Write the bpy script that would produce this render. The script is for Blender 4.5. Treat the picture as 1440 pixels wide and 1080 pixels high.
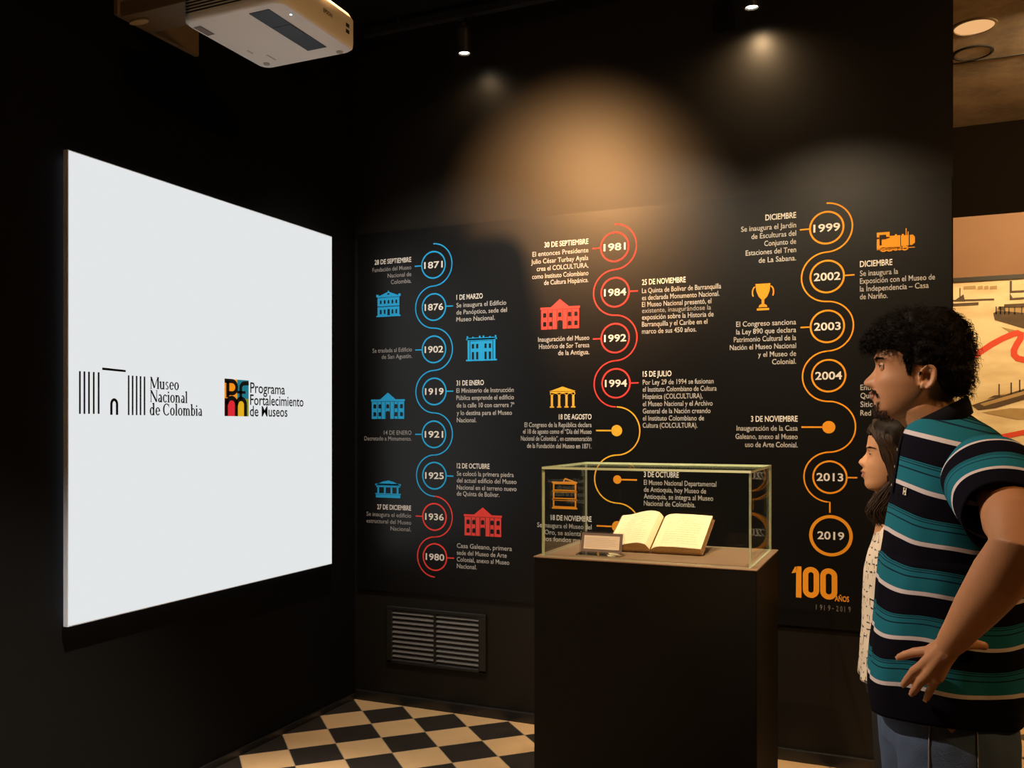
import bpy, math, random
import numpy as np
from mathutils import Vector, Matrix, noise
from mathutils.bvhtree import BVHTree

S = bpy.context.scene
C = S.collection
for o in list(bpy.data.objects):
    bpy.data.objects.remove(o)
random.seed(7)
RNG = np.random.default_rng(11)
PI = math.pi

# ------------------------------------------------------------------ camera, world, exposure
YAW = math.radians(23.6)
CAMH = 1.45
F_PX = 1269.0
cam_d = bpy.data.cameras.new('camera')
cam_d.sensor_width = 36.0
cam_d.lens = F_PX / 1440 * 36.0
cam_d.shift_y = 60.0 / 1440
cam_d.clip_start = 0.05
cam = bpy.data.objects.new('camera', cam_d)
cam.location = (0, 0, CAMH)
cam.rotation_euler = (PI / 2, 0, YAW)
C.objects.link(cam)
S.camera = cam

W = bpy.data.worlds.new('world')
S.world = W
W.use_nodes = True
W.node_tree.nodes['Background'].inputs[0].default_value = (0.9, 0.75, 0.6, 1)
W.node_tree.nodes['Background'].inputs[1].default_value = 0.004
S.view_settings.view_transform = 'Standard'
S.view_settings.look = 'None'
S.view_settings.gamma = 1
S.view_settings.exposure = 0.0
S.view_settings.use_curve_mapping = False

WARM = (1.0, 0.66, 0.34)
AMBER = (1.0, 0.52, 0.17)
# every lamp: (where, aim, watts, cone degrees, blend, colour, in its builder below)
CEIL = 3.52
XL, YB, XE, YF = -2.70, 4.083, 0.175, 6.95     # left wall, partition face, partition end, far wall
NEUT = (1.0, .90, .78)
TRACK_LAMPS = [
    # on the track close to the partition (seen)
    ((-1.970, 3.93, 3.270), (-1.962, 3.965, 2.6), 2.6, 150, 1.0, WARM),
    ((-0.603, 3.93, 3.239), (-0.605, 3.965, 2.6), 14, 160, 1.0, WARM),
    # on the tracks above the frame
    ((-1.90, 2.17, 3.21), (-1.50, 4.08, 2.44), 430, 43, 1.0, (1.0, .50, .19)),
    ((-0.35, 2.75, 3.25), (-0.25, 4.05, 1.16), 165, 72, .8, (1.0, .76, .48)),
    ((-0.95, 1.60, 3.25), (-0.86, 3.18, 1.05), 190, 30, .7, WARM),
    ((-2.00, 2.90, 3.25), (-2.15, 4.05, 1.25), 95, 76, .8, NEUT),
    ((-1.15, 2.75, 3.25), (-1.20, 4.05, 1.22), 130, 76, .8, (1.0, .82, .60)),
    ((-2.42, 1.55, 3.22), (0.0, 2.55, 1.38), 420, 38, .8, (1.0, .74, .54)),  # added fill on the visitors, in place of the screen's light
    ((-1.55, 1.60, 3.25), (-1.95, 1.95, 0.0), 1000, 50, .8, NEUT),  # added so the floor bounce brightens the projector underside
]

# ------------------------------------------------------------------ pixel helpers (photo pixel -> place)
def ray(px, py):
    t = (px - 720.0) / F_PX
    ca, sa = math.cos(YAW), math.sin(YAW)
    return Vector((-sa + t * ca, ca + t * sa, (600.0 - py) / F_PX))
def on_y(px, py, y):
    d = ray(px, py); k = y / d.y
    return Vector((d.x * k, y, CAMH + d.z * k))
def on_x(px, py, x):
    d = ray(px, py); k = x / d.x
    return Vector((x, d.y * k, CAMH + d.z * k))
def on_z(px, py, z):
    d = ray(px, py); k = (z - CAMH) / d.z
    return Vector((d.x * k, d.y * k, z))

# ------------------------------------------------------------------ materials
def new_mat(name):
    m = bpy.data.materials.new(name); m.use_nodes = True
    nt = m.node_tree
    return m, nt, nt.nodes['Principled BSDF']
def mat(name, col, rough=.6, metal=0., spec=.5, bump=0., bscale=60., var=0., vscale=8., emit=None, estr=0.):
    m, nt, b = new_mat(name)
    b.inputs['Base Color'].default_value = (*col, 1)
    b.inputs['Roughness'].default_value = rough
    b.inputs['Metallic'].default_value = metal
    b.inputs['Specular IOR Level'].default_value = spec
    if var or bump:
        tc = nt.nodes.new('ShaderNodeTexCoord')
    if var:
        n = nt.nodes.new('ShaderNodeTexNoise'); n.inputs['Scale'].default_value = vscale
        n.inputs['Detail'].default_value = 6
        nt.links.new(tc.outputs['Object'], n.inputs['Vector'])
        mx = nt.nodes.new('ShaderNodeMix'); mx.data_type = 'RGBA'
        mx.inputs[6].default_value = (*[c * (1 - var) for c in col], 1)
        mx.inputs[7].default_value = (*[min(1, c * (1 + var)) for c in col], 1)
        nt.links.new(n.outputs['Fac'], mx.inputs[0])
        nt.links.new(mx.outputs[2], b.inputs['Base Color'])
    if bump:
        n2 = nt.nodes.new('ShaderNodeTexNoise'); n2.inputs['Scale'].default_value = bscale
        n2.inputs['Detail'].default_value = 4
        nt.links.new(tc.outputs['Object'], n2.inputs['Vector'])
        bp = nt.nodes.new('ShaderNodeBump'); bp.inputs['Strength'].default_value = bump
        bp.inputs['Distance'].default_value = .01
        nt.links.new(n2.outputs['Fac'], bp.inputs['Height'])
        nt.links.new(bp.outputs['Normal'], b.inputs['Normal'])
    if emit:
        b.inputs['Emission Color'].default_value = (*emit, 1)
        b.inputs['Emission Strength'].default_value = estr
    return m
M = {}
M['wall'] = mat('dark_wall_paint', (.0105, .0088, .0070), .42, spec=.34, bump=.018, bscale=30, var=.12, vscale=3)
M['wall_side'] = mat('black_wall_paint', (.0038, .0037, .0036), .8, spec=.08, bump=.1, bscale=40)
M['ceil'] = mat('black_ceiling_paint', (.008, .0075, .007), .8, spec=.2)
M['panel'] = mat('black_vinyl_print', (.0038, .0035, .0033), .38, spec=.36, bump=.03, bscale=120)
M['white_ink'] = mat('white_ink', (.80, .76, .70), .6, spec=.2)
M['text_ink'] = mat('grey_white_ink', (.52, .50, .47), .6, spec=.2)
M['grey_ink'] = mat('dim_grey_ink', (.16, .15, .14), .6, spec=.2)
M['blue_ink'] = mat('blue_ink', (.020, .40, .80), .6, spec=.2)
M['red_ink'] = mat('red_ink', (.80, .060, .050), .6, spec=.2)
M['yellow_ink'] = mat('yellow_ink', (.88, .47, .035), .6, spec=.2)
M['orange_ink'] = mat('orange_ink', (.86, .33, .018), .6, spec=.2)
M['black_plastic'] = mat('black_plastic', (.012, .012, .013), .45)
M['black_metal'] = mat('black_powder_coat', (.02, .019, .018), .42, bump=.04, bscale=200)
M['plinth'] = mat('black_plinth_paint', (.0055, .0046, .0038), .6, spec=.15, bump=.08, bscale=60)
M['plinth_top'] = mat('brown_plinth_top', (.26, .17, .105), .5, var=.08, vscale=20)
M['trim'] = mat('dark_trim_paint', (.014, .013, .012), .35)
M['slat'] = mat('grey_grille_paint', (.11, .10, .09), .5)
M['proj'] = mat('warm_white_plastic', (.88, .86, .83), .45, var=.03, vscale=4)
M['tan_metal'] = mat('tan_metal', (.17, .125, .075), .55, var=.1)
M['skin_man'] = mat('tan_skin', (.44, .215, .105), .5, spec=.4, bump=.10, bscale=420, var=.09, vscale=35)
M['skin_woman'] = mat('warm_skin', (.58, .30, .145), .5, spec=.4, bump=.06, bscale=420, var=.06, vscale=30)
M['hair'] = mat('black_hair', (.0065, .0048, .0040), .6, spec=.10)
M['hair_brown'] = mat('dark_brown_hair', (.0075, .0042, .0025), .5, spec=.12)
M['hair_lock_lit'] = mat('brown_hair_lock_lit', (.026, .013, .006), .5, spec=.25)  # brown raised above the cap colour for light on the front lengths
M['beard'] = mat('dark_beard_hair', (.030, .020, .014), .6, spec=.3)
M['lip'] = mat('lip_skin', (.30, .115, .085), .45)
M['eye_white'] = mat('eye_white', (.62, .58, .52), .25)
M['iris'] = mat('dark_brown_iris', (.02, .010, .006), .15)
M['collar'] = mat('navy_knit', (.005, .005, .0075), .9, spec=.08, bump=.2, bscale=300)
M['logo'] = mat('pale_thread', (.55, .54, .44), .8)
M['jeans'] = mat('blue_denim', (.050, .085, .165), .85, bump=.25, bscale=500, var=.35, vscale=9)
M['stitch'] = mat('pale_denim_stitch', (.24, .24, .25), .85)
M['pants'] = mat('black_trouser_cloth', (.010, .010, .011), .85)
M['shoe'] = mat('black_leather', (.012, .011, .010), .45)
M['page'] = mat('cream_paper', (.86, .74, .50), .7, var=.05, vscale=14, bump=.05, bscale=30)
M['page_edge'] = mat('paper_block_edge', (.62, .40, .16), .8, var=.25, vscale=120)
M['script_ink'] = mat('faded_ink', (.60, .47, .27), .8)
M['cover'] = mat('brown_leather_cover', (.20, .10, .035), .5, var=.3, vscale=30)
M['card'] = mat('pink_card', (.90, .72, .60), .7)
M['card_ink'] = mat('grey_card_ink', (.60, .45, .37), .7)
M['mauve'] = mat('mauve_frame', (.20, .135, .12), .5)
M['nail'] = mat('finger_nail', (.50, .29, .19), .35)
M['copper'] = mat('copper_rivet', (.5, .25, .12), .35, metal=1)

def emission(name, col, s):
    m = bpy.data.materials.new(name); m.use_nodes = True
    nt = m.node_tree; nt.nodes.clear()
    e = nt.nodes.new('ShaderNodeEmission'); e.inputs[0].default_value = (*col, 1); e.inputs[1].default_value = s
    o = nt.nodes.new('ShaderNodeOutputMaterial'); nt.links.new(e.outputs[0], o.inputs[0])
    return m
M['screen'] = emission('backlit_screen', (.965, .99, 1.0), .80)
M['lens'] = emission('lamp_lens', (1.0, .86, .62), 14)
M['led'] = emission('status_led', (.55, .85, 1.0), 3.0)
M['down'] = emission('downlight_diffuser', (1.0, .53, .22), .85)

def glass_mat(name, tint, refl=1.0):
    m = bpy.data.materials.new(name); m.use_nodes = True
    nt = m.node_tree; nt.nodes.clear()
    tr = nt.nodes.new('ShaderNodeBsdfTransparent'); tr.inputs[0].default_value = (*tint, 1)
    gl = nt.nodes.new('ShaderNodeBsdfGlossy'); gl.inputs['Roughness'].default_value = .02
    gl.inputs[0].default_value = (.95, 1, .97, 1)
    fr = nt.nodes.new('ShaderNodeFresnel'); fr.inputs[0].default_value = 1.45
    ml = nt.nodes.new('ShaderNodeMath'); ml.operation = 'MULTIPLY'; ml.inputs[1].default_value = refl
    mx = nt.nodes.new('ShaderNodeMixShader'); o = nt.nodes.new('ShaderNodeOutputMaterial')
    nt.links.new(fr.outputs[0], ml.inputs[0]); nt.links.new(ml.outputs[0], mx.inputs[0])
    nt.links.new(tr.outputs[0], mx.inputs[1]); nt.links.new(gl.outputs[0], mx.inputs[2])
    nt.links.new(mx.outputs[0], o.inputs[0])
    return m
M['glass'] = glass_mat('clear_glass', (.98, .988, .98), .2)
M['acrylic'] = glass_mat('clear_acrylic', (.93, .93, .92), 1.2)
M['glass_edge'] = mat('pale_green_glass_edge', (.58, .66, .46), .25, spec=.6)

def floor_mat():
    m, nt, b = new_mat('checkered_tile')
    geo = nt.nodes.new('ShaderNodeNewGeometry')
    sep = nt.nodes.new('ShaderNodeSeparateXYZ'); nt.links.new(geo.outputs['Position'], sep.inputs[0])
    def math_(op, a, bb=None):
        n = nt.nodes.new('ShaderNodeMath'); n.operation = op
        for i, v in enumerate((a, bb)):
            if v is None: continue
            if isinstance(v, (int, float)): n.inputs[i].default_value = v
            else: nt.links.new(v, n.inputs[i])
        return n.outputs[0]
    X0, Y0, D = -2.693, 4.062, 0.2995
    x = math_('SUBTRACT', sep.outputs[0], X0); y = math_('SUBTRACT', sep.outputs[1], Y0)
    u = math_('DIVIDE', math_('ADD', x, y), D); v = math_('DIVIDE', math_('SUBTRACT', x, y), D)
    fu, fv = math_('FLOOR', u), math_('FLOOR', v)
    par = math_('FLOORED_MODULO', math_('ADD', fu, fv), 2.0)
    gu = math_('ABSOLUTE', math_('SUBTRACT', math_('FRACT', u), .5)); gv = math_('ABSOLUTE', math_('SUBTRACT', math_('FRACT', v), .5))
    grout = math_('GREATER_THAN', math_('MAXIMUM', gu, gv), .491)
    n = nt.nodes.new('ShaderNodeTexNoise'); n.inputs['Scale'].default_value = 9; n.inputs['Detail'].default_value = 5
    nt.links.new(geo.outputs['Position'], n.inputs['Vector'])
    def mix(f, a, c):
        k = nt.nodes.new('ShaderNodeMix'); k.data_type = 'RGBA'
        for sock, v_ in ((k.inputs[0], f), (k.inputs[6], a), (k.inputs[7], c)):
            if isinstance(v_, tuple): sock.default_value = (*v_, 1)
            else: nt.links.new(v_, sock)
        return k.outputs[2]
    light = mix(n.outputs['Fac'], (.60, .37, .17), (.72, .47, .24))
    dark = mix(n.outputs['Fac'], (.018, .014, .011), (.040, .031, .024))
    col = mix(grout, mix(par, light, dark), (.36, .27, .18))
    nt.links.new(col, b.inputs['Base Color'])
    b.inputs['Roughness'].default_value = .42
    b.inputs['Specular IOR Level'].default_value = .4
    return m
M['floor'] = floor_mat()

def concrete_mat():
    m, nt, b = new_mat('board_marked_concrete')
    tc = nt.nodes.new('ShaderNodeTexCoord')
    n = nt.nodes.new('ShaderNodeTexNoise'); n.inputs['Scale'].default_value = 3.2; n.inputs['Detail'].default_value = 9; n.inputs['Roughness'].default_value = .68
    nt.links.new(tc.outputs['Object'], n.inputs['Vector'])
    r = nt.nodes.new('ShaderNodeValToRGB')
    r.color_ramp.elements[0].position = .32; r.color_ramp.elements[0].color = (.14, .105, .075, 1)
    r.color_ramp.elements[1].position = .72; r.color_ramp.elements[1].color = (.36, .28, .20, 1)
    nt.links.new(n.outputs['Fac'], r.inputs[0]); nt.links.new(r.outputs[0], b.inputs['Base Color'])
    bp = nt.nodes.new('ShaderNodeBump'); bp.inputs['Strength'].default_value = .35; bp.inputs['Distance'].default_value = .02
    nt.links.new(n.outputs['Fac'], bp.inputs['Height']); nt.links.new(bp.outputs['Normal'], b.inputs['Normal'])
    b.inputs['Roughness'].default_value = .85
    return m
M['concrete'] = concrete_mat()

def stripe_mat():
    """knit stripes from a per-vertex 'stripe' value in periods: 0 white, then navy, then teal with fine dark lines"""
    m, nt, b = new_mat('striped_knit')
    at = nt.nodes.new('ShaderNodeAttribute'); at.attribute_name = 'stripe'
    fr = nt.nodes.new('ShaderNodeMath'); fr.operation = 'FRACT'
    nt.links.new(at.outputs['Fac'], fr.inputs[0])
    r = nt.nodes.new('ShaderNodeValToRGB'); r.color_ramp.interpolation = 'CONSTANT'
    els = r.color_ramp.elements
    white, navy, teal = (.54, .51, .54), (.0045, .0045, .009), (.014, .135, .195)
    dk = (.008, .022, .040)
    stops = [(0, white), (.085, navy), (.53, teal), (.548, dk), (.566, teal), (.59, dk), (.612, teal), (.70, dk), (.728, teal)]
    els[0].position = 0; els[0].color = (*white, 1)
    els[1].position = .085; els[1].color = (*navy, 1)
    for p, c in stops[2:]:
        e = els.new(p); e.color = (*c, 1)
    nt.links.new(fr.outputs[0], r.inputs[0])
    nt.links.new(r.outputs[0], b.inputs['Base Color'])
    b.inputs['Roughness'].default_value = .95; b.inputs['Specular IOR Level'].default_value = .05
    tc = nt.nodes.new('ShaderNodeTexCoord')
    n = nt.nodes.new('ShaderNodeTexNoise'); n.inputs['Scale'].default_value = 600
    nt.links.new(tc.outputs['Object'], n.inputs['Vector'])
    bp = nt.nodes.new('ShaderNodeBump'); bp.inputs['Strength'].default_value = .15; bp.inputs['Distance'].default_value = .003
    nt.links.new(n.outputs['Fac'], bp.inputs['Height']); nt.links.new(bp.outputs['Normal'], b.inputs['Normal'])
    return m
M['stripes'] = stripe_mat()

def blouse_mat():
    m, nt, b = new_mat('cream_printed_cloth')
    tc = nt.nodes.new('ShaderNodeTexCoord')
    def N(op, a, c=None):
        n = nt.nodes.new('ShaderNodeMath'); n.operation = op
        for k_, v_ in enumerate((a, c)):
            if v_ is None: continue
            if isinstance(v_, (int, float)): n.inputs[k_].default_value = v_
            else: nt.links.new(v_, n.inputs[k_])
        return n.outputs[0]
    def nz(scale, off):
        mp = nt.nodes.new('ShaderNodeMapping'); mp.inputs['Location'].default_value = (off, off * 2, off * 3)
        nt.links.new(tc.outputs['Object'], mp.inputs[0])
        n = nt.nodes.new('ShaderNodeTexNoise'); n.inputs['Scale'].default_value = scale; n.inputs['Detail'].default_value = 1
        nt.links.new(mp.outputs[0], n.inputs['Vector']); return n.outputs['Fac']
    sp = nt.nodes.new('ShaderNodeSeparateXYZ'); nt.links.new(tc.outputs['Object'], sp.inputs[0])
    def strokes(coord, freq, wid, off, thr):
        u = N('ADD', N('MULTIPLY', coord, freq), N('MULTIPLY', nz(16, off), 1.1))
        ln = N('LESS_THAN', N('ABSOLUTE', N('SUBTRACT', N('FRACT', u), .5)), wid)
        return N('MULTIPLY', ln, N('GREATER_THAN', nz(46, off + 5), thr))
    s1 = strokes(sp.outputs[2], 46, .10, 1.3, .56)
    s2 = strokes(N('SUBTRACT', sp.outputs[0], sp.outputs[1]), 52, .10, 7.1, .57)
    ml = nt.nodes.new('ShaderNodeMath'); ml.operation = 'MAXIMUM'
    nt.links.new(s1, ml.inputs[0]); nt.links.new(s2, ml.inputs[1])
    mx = nt.nodes.new('ShaderNodeMix'); mx.data_type = 'RGBA'
    mx.inputs[6].default_value = (.74, .66, .53, 1); mx.inputs[7].default_value = (.03, .024, .02, 1)
    nt.links.new(ml.outputs[0], mx.inputs[0]); nt.links.new(mx.outputs[2], b.inputs['Base Color'])
    b.inputs['Roughness'].default_value = .85
    return m
M['blouse'] = blouse_mat()

def mural_mat():
    m, nt, b = new_mat('sepia_photo_print')
    tc = nt.nodes.new('ShaderNodeTexCoord')
    mp = nt.nodes.new('ShaderNodeMapping'); mp.inputs['Scale'].default_value = (1.2, 1, 4)
    nt.links.new(tc.outputs['Object'], mp.inputs[0])
    n = nt.nodes.new('ShaderNodeTexNoise'); n.inputs['Scale'].default_value = 2.2; n.inputs['Detail'].default_value = 8
    nt.links.new(mp.outputs[0], n.inputs['Vector'])
    r = nt.nodes.new('ShaderNodeValToRGB')
    r.color_ramp.elements[0].position = .3; r.color_ramp.elements[0].color = (.62, .46, .24, 1)
    r.color_ramp.elements[1].position = .62; r.color_ramp.elements[1].color = (.86, .72, .46, 1)
    nt.links.new(n.outputs['Fac'], r.inputs[0]); nt.links.new(r.outputs[0], b.inputs['Base Color'])
    b.inputs['Roughness'].default_value = .6
    return m
M['mural'] = mural_mat()
M['mural_band'] = mat('orange_print_band', (.25, .12, .052), .6, var=.12, vscale=3)
M['mural_dark'] = mat('sepia_dark_ink', (.085, .050, .022), .6, var=.5, vscale=30)
M['mural_mid'] = mat('sepia_mid_ink', (.42, .28, .12), .6, var=.3, vscale=14)
M['mural_red'] = mat('red_route_ink', (.72, .065, .025), .6)

# ------------------------------------------------------------------ mesh helpers
class MB:
    def __init__(s): s.v, s.f, s.m, s.a = [], [], [], []
    def add(s, vs, fs, mi=0, attr=None):
        n = len(s.v)
        s.v.extend([tuple(p) for p in vs]); s.f.extend([tuple(i + n for i in f) for f in fs]); s.m.extend([mi] * len(fs))
        s.a.extend(attr if attr is not None else [0.0] * len(vs))
    def box(s, lo, hi, mi=0):
        x0, y0, z0 = lo; x1, y1, z1 = hi
        s.add([(x0, y0, z0), (x1, y0, z0), (x1, y1, z0), (x0, y1, z0), (x0, y0, z1), (x1, y0, z1), (x1, y1, z1), (x0, y1, z1)],
              [(0, 3, 2, 1), (4, 5, 6, 7), (0, 1, 5, 4), (1, 2, 6, 5), (2, 3, 7, 6), (3, 0, 4, 7)], mi)
    def obox(s, c, ax, ay, az, mi=0):
        """box from centre and three half-axis vectors"""
        c, ax, ay, az = map(Vector, (c, ax, ay, az))
        P = [c + i * ax + j * ay + k * az for k in (-1, 1) for j in (-1, 1) for i in (-1, 1)]
        s.add(P, [(0, 2, 3, 1), (4, 5, 7, 6), (0, 1, 5, 4), (1, 3, 7, 5), (3, 2, 6, 7), (2, 0, 4, 6)], mi)
    def loft(s, rings, cap=True, mi=0, attr=None):
        n = len(rings[0]); vs = [p for r in rings for p in r]; fs = []
        for i in range(len(rings) - 1):
            for j in range(n):
                k = (j + 1) % n
                fs.append((i * n + j, i * n + k, (i + 1) * n + k, (i + 1) * n + j))
        if cap:
            fs.append(tuple(range(n - 1, -1, -1))); fs.append(tuple(range((len(rings) - 1) * n, len(rings) * n)))
        s.add(vs, fs, mi, attr)
    def tube(s, pts, rad, n=10, mi=0, flat=None, dome=True):
        """tube along points, radius per point; rounded ends"""
        pts = [Vector(p) for p in pts]
        if not hasattr(rad, '__len__'): rad = [rad] * len(pts)
        rad = list(rad)
        if dome:
            d0 = (pts[1] - pts[0]).normalized(); d1 = (pts[-1] - pts[-2]).normalized()
            r0, r1 = rad[0], rad[-1]
            pre = [(pts[0] - d0 * r0 * math.cos(a), r0 * math.sin(a)) for a in (.25, .75, 1.15)]
            post = [(pts[-1] + d1 * r1 * math.cos(a), r1 * math.sin(a)) for a in (1.15, .75, .25)]
            pts = [p for p, _ in pre] + pts + [p for p, _ in post]
            rad = [r for _, r in pre] + rad + [r for _, r in post]
        T = []
        for i in range(len(pts)):
            a = pts[max(0, i - 1)]; b = pts[min(len(pts) - 1, i + 1)]
            T.append((b - a).normalized() if (b - a).length > 1e-9 else Vector((0, 0, 1)))
        u = T[0].cross(Vector((0, 0, 1)))
        if u.length < 1e-3: u = T[0].cross(Vector((0, 1, 0)))
        u.normalize(); rings = []
        for i, p in enumerate(pts):
            u = (u - T[i] * u.dot(T[i])).normalized(); w = T[i].cross(u)
            fl = flat or 1.0
            rings.append([p + (u * math.cos(2 * PI * j / n) + w * math.sin(2 * PI * j / n) * fl) * rad[i] for j in range(n)])
        s.loft(rings, True, mi)
    def ball(s, c, r, n=14, mi=0):
        c = Vector(c); r = Vector(r) if hasattr(r, '__len__') else Vector((r, r, r)); rings = []
        for i in range(1, n):
            a = PI * i / n
            rings.append([c + Vector((r.x * math.sin(a) * math.cos(2 * PI * j / (2 * n)), r.y * math.sin(a) * math.sin(2 * PI * j / (2 * n)), r.z * math.cos(a))) for j in range(2 * n)])
        s.loft(rings, True, mi)
    def build(s, name, mats, parent=None, smooth=False, bevel=0., attr=False):
        me = bpy.data.meshes.new(name)
        off = parent_origin(parent)
        me.from_pydata([(p[0] - off[0], p[1] - off[1], p[2] - off[2]) for p in s.v], [], s.f)
        mats = mats if isinstance(mats, (list, tuple)) else [mats]
        for m in mats: me.materials.append(m)
        if len(mats) > 1: me.polygons.foreach_set('material_index', s.m)
        if smooth: me.polygons.foreach_set('use_smooth', [True] * len(me.polygons))
        if attr:
            a = me.attributes.new('stripe', 'FLOAT', 'POINT'); a.data.foreach_set('value', s.a)
        me.update()
        o = bpy.data.objects.new(name, me); C.objects.link(o)
        if parent is not None: o.parent = parent
        if bevel:
            b = o.modifiers.new('bevel', 'BEVEL'); b.width = bevel; b.segments = 2; b.limit_method = 'ANGLE'
        return o
def parent_origin(p):
    o = Vector((0, 0, 0))
    while p is not None:
        o = o + Vector(p.location); p = p.parent
    return o
def thing(name, label, cat, loc, group=None):
    o = bpy.data.objects.new(name, None); C.objects.link(o); o.location = loc; o.empty_display_size = .1
    return tag(o, label, cat, group)
def tag(o, label, cat, group=None):
    o['label'] = label; o['category'] = cat; o['kind'] = 'thing'
    if group: o['group'] = group
    return o
def struct(o):
    o['kind'] = 'structure'; return o
def label(o, t):
    o['label'] = t; return o
def remesh(mb, name, m, parent, voxel, smooth_it=4, fac=.5):
    """one continuous surface from overlapping closed shapes"""
    me = bpy.data.meshes.new(name); me.from_pydata(mb.v, [], mb.f); me.update()
    t = bpy.data.objects.new('tmp', me); C.objects.link(t)
    r = t.modifiers.new('r', 'REMESH'); r.mode = 'VOXEL'; r.voxel_size = voxel
    if smooth_it:
        q = t.modifiers.new('s', 'SMOOTH'); q.factor = fac; q.iterations = smooth_it
    dg = bpy.context.evaluated_depsgraph_get()
    out = bpy.data.meshes.new_from_object(t.evaluated_get(dg))
    bpy.data.objects.remove(t); bpy.data.meshes.remove(me)
    out.name = name
    bv = BVHTree.FromPolygons([v.co.copy() for v in out.vertices], [tuple(p.vertices) for p in out.polygons])
    off = parent_origin(parent)
    out.transform(Matrix.Translation(-off))
    out.materials.clear(); out.materials.append(m)
    out.polygons.foreach_set('use_smooth', [True] * len(out.polygons))
    o = bpy.data.objects.new(name, out); C.objects.link(o); o.parent = parent
    return o, bv
def pchip(xs, ys):
    """smooth monotone interpolation through points"""
    xs = np.array(xs, float); ys = np.array(ys, float)
    h = np.diff(xs); d = np.diff(ys) / h; m = np.zeros_like(xs)
    for i in range(1, len(xs) - 1):
        if d[i - 1] * d[i] > 0:
            w1, w2 = 2 * h[i] + h[i - 1], h[i] + 2 * h[i - 1]
            m[i] = (w1 + w2) / (w1 / d[i - 1] + w2 / d[i])
    m[0], m[-1] = d[0], d[-1]
    def f(x):
        x = min(max(x, xs[0]), xs[-1]); i = min(max(int(np.searchsorted(xs, x)) - 1, 0), len(xs) - 2)
        t = (x - xs[i]) / h[i]
        return float((2 * t**3 - 3 * t**2 + 1) * ys[i] + (t**3 - 2 * t**2 + t) * h[i] * m[i] + (-2 * t**3 + 3 * t**2) * ys[i + 1] + (t**3 - t**2) * h[i] * m[i + 1])
    return f

# ------------------------------------------------------------------ the room
def wall_box(name, lo, hi, m):
    b = MB(); b.box(lo, hi); return struct(b.build(name, m))
XR, YN = 4.2, -2.6
wall_box('floor', (XL - .2, YN - .2, -.1), (XR + .2, YF + .2, 0), M['floor'])
wall_box('wall_left', (XL - .15, YN, 0), (XL, YF, CEIL), M['wall_side'])
wall_box('wall_back', (XL, YB, 0), (XE, YB + .16, CEIL), M['wall'])
wall_box('wall_far', (XL, YF, 0), (XR, YF + .15, CEIL), mat('dark_brown_wall_paint', (.0060, .0042, .0030), .8, spec=0.0))
wall_box('wall_right', (XR, YN, 0), (XR + .15, YF, CEIL), M['wall_side'])
wall_box('wall_front', (XL, YN - .15, 0), (XR, YN, CEIL), M['wall_side'])
wall_box('ceiling', (XL - .15, YN - .15, CEIL), (XR + .15, YB + .16, CEIL + .1), M['ceil'])
b = MB(); b.box((XL, YB + .16, CEIL), (XR + .15, YF + .15, CEIL + .1))
struct(b.build('ceiling_concrete', M['concrete']))
# a formwork joint in the concrete
b = MB(); b.box((XL, 5.72, CEIL - .004), (XR, 5.735, CEIL + .001)); struct(b.build('trim_1', M['trim']))
b = MB()
b.box((XL + .012, YB - .018, 0), (XE, YB, .052)); struct(b.build('baseboard_back', M['trim'], bevel=.004))
b = MB(); b.box((XL, YN, 0), (XL + .010, YB, .03)); struct(b.build('baseboard_left', M['trim'], bevel=.003))

# ------------------------------------------------------------------ ceiling tracks and lamps
def track(name, y, x0, x1, lab):
    r = thing(name, lab, 'track', ((x0 + x1) / 2, y, CEIL), 'lighting tracks')
    b = MB(); b.box((x0, y - .018, CEIL - .07), (x1, y + .018, CEIL - .035)); b.box((x0, y - .006, CEIL - .072), (x1, y + .006, CEIL - .07))
    b.build('rail', M['black_metal'], r, bevel=.003)
    x = x0 + .2
    while x < x1:
        b = MB(); b.tube([(x, y, CEIL - .04), (x, y, CEIL)], .006, 8, dome=False); b.build('hanger', M['black_metal'], r)
        x += (x1 - x0 - .4) / 3 - 1e-6
    return r
track('lighting_track', 3.945, -2.55, .10, 'black ceiling lighting track carrying the two lit spotlights close to the dark wall')
track('lighting_track', 2.80, -2.55, .10, 'black ceiling lighting track over the plinth, second from the dark wall')
track('lighting_track', 2.20, -2.55, .30, 'black ceiling lighting track crossing above the white projector')
track('lighting_track', 1.55, -2.55, .30, 'black ceiling lighting track nearest the viewer')
LAMP_LABELS = [
    'black cylinder spotlight on the ceiling track, the dimmer one beside the white projector',
    'lit black spotlight at the top edge, its beam fanning down the wall',
    'black spotlight over the room casting the bright warm pool above the red timeline',
    'black spotlight over the room lighting the orange timeline column',
    'black spotlight over the room aimed at the open book',
    'black spotlight over the room lighting the blue timeline column',
    'black spotlight over the room lighting the red timeline column',
    'added black fill spotlight, lighting the two visitors in place of the screen',
    'added black spotlight on the checkered floor, its bounce brightening the projector underside',
]
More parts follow.
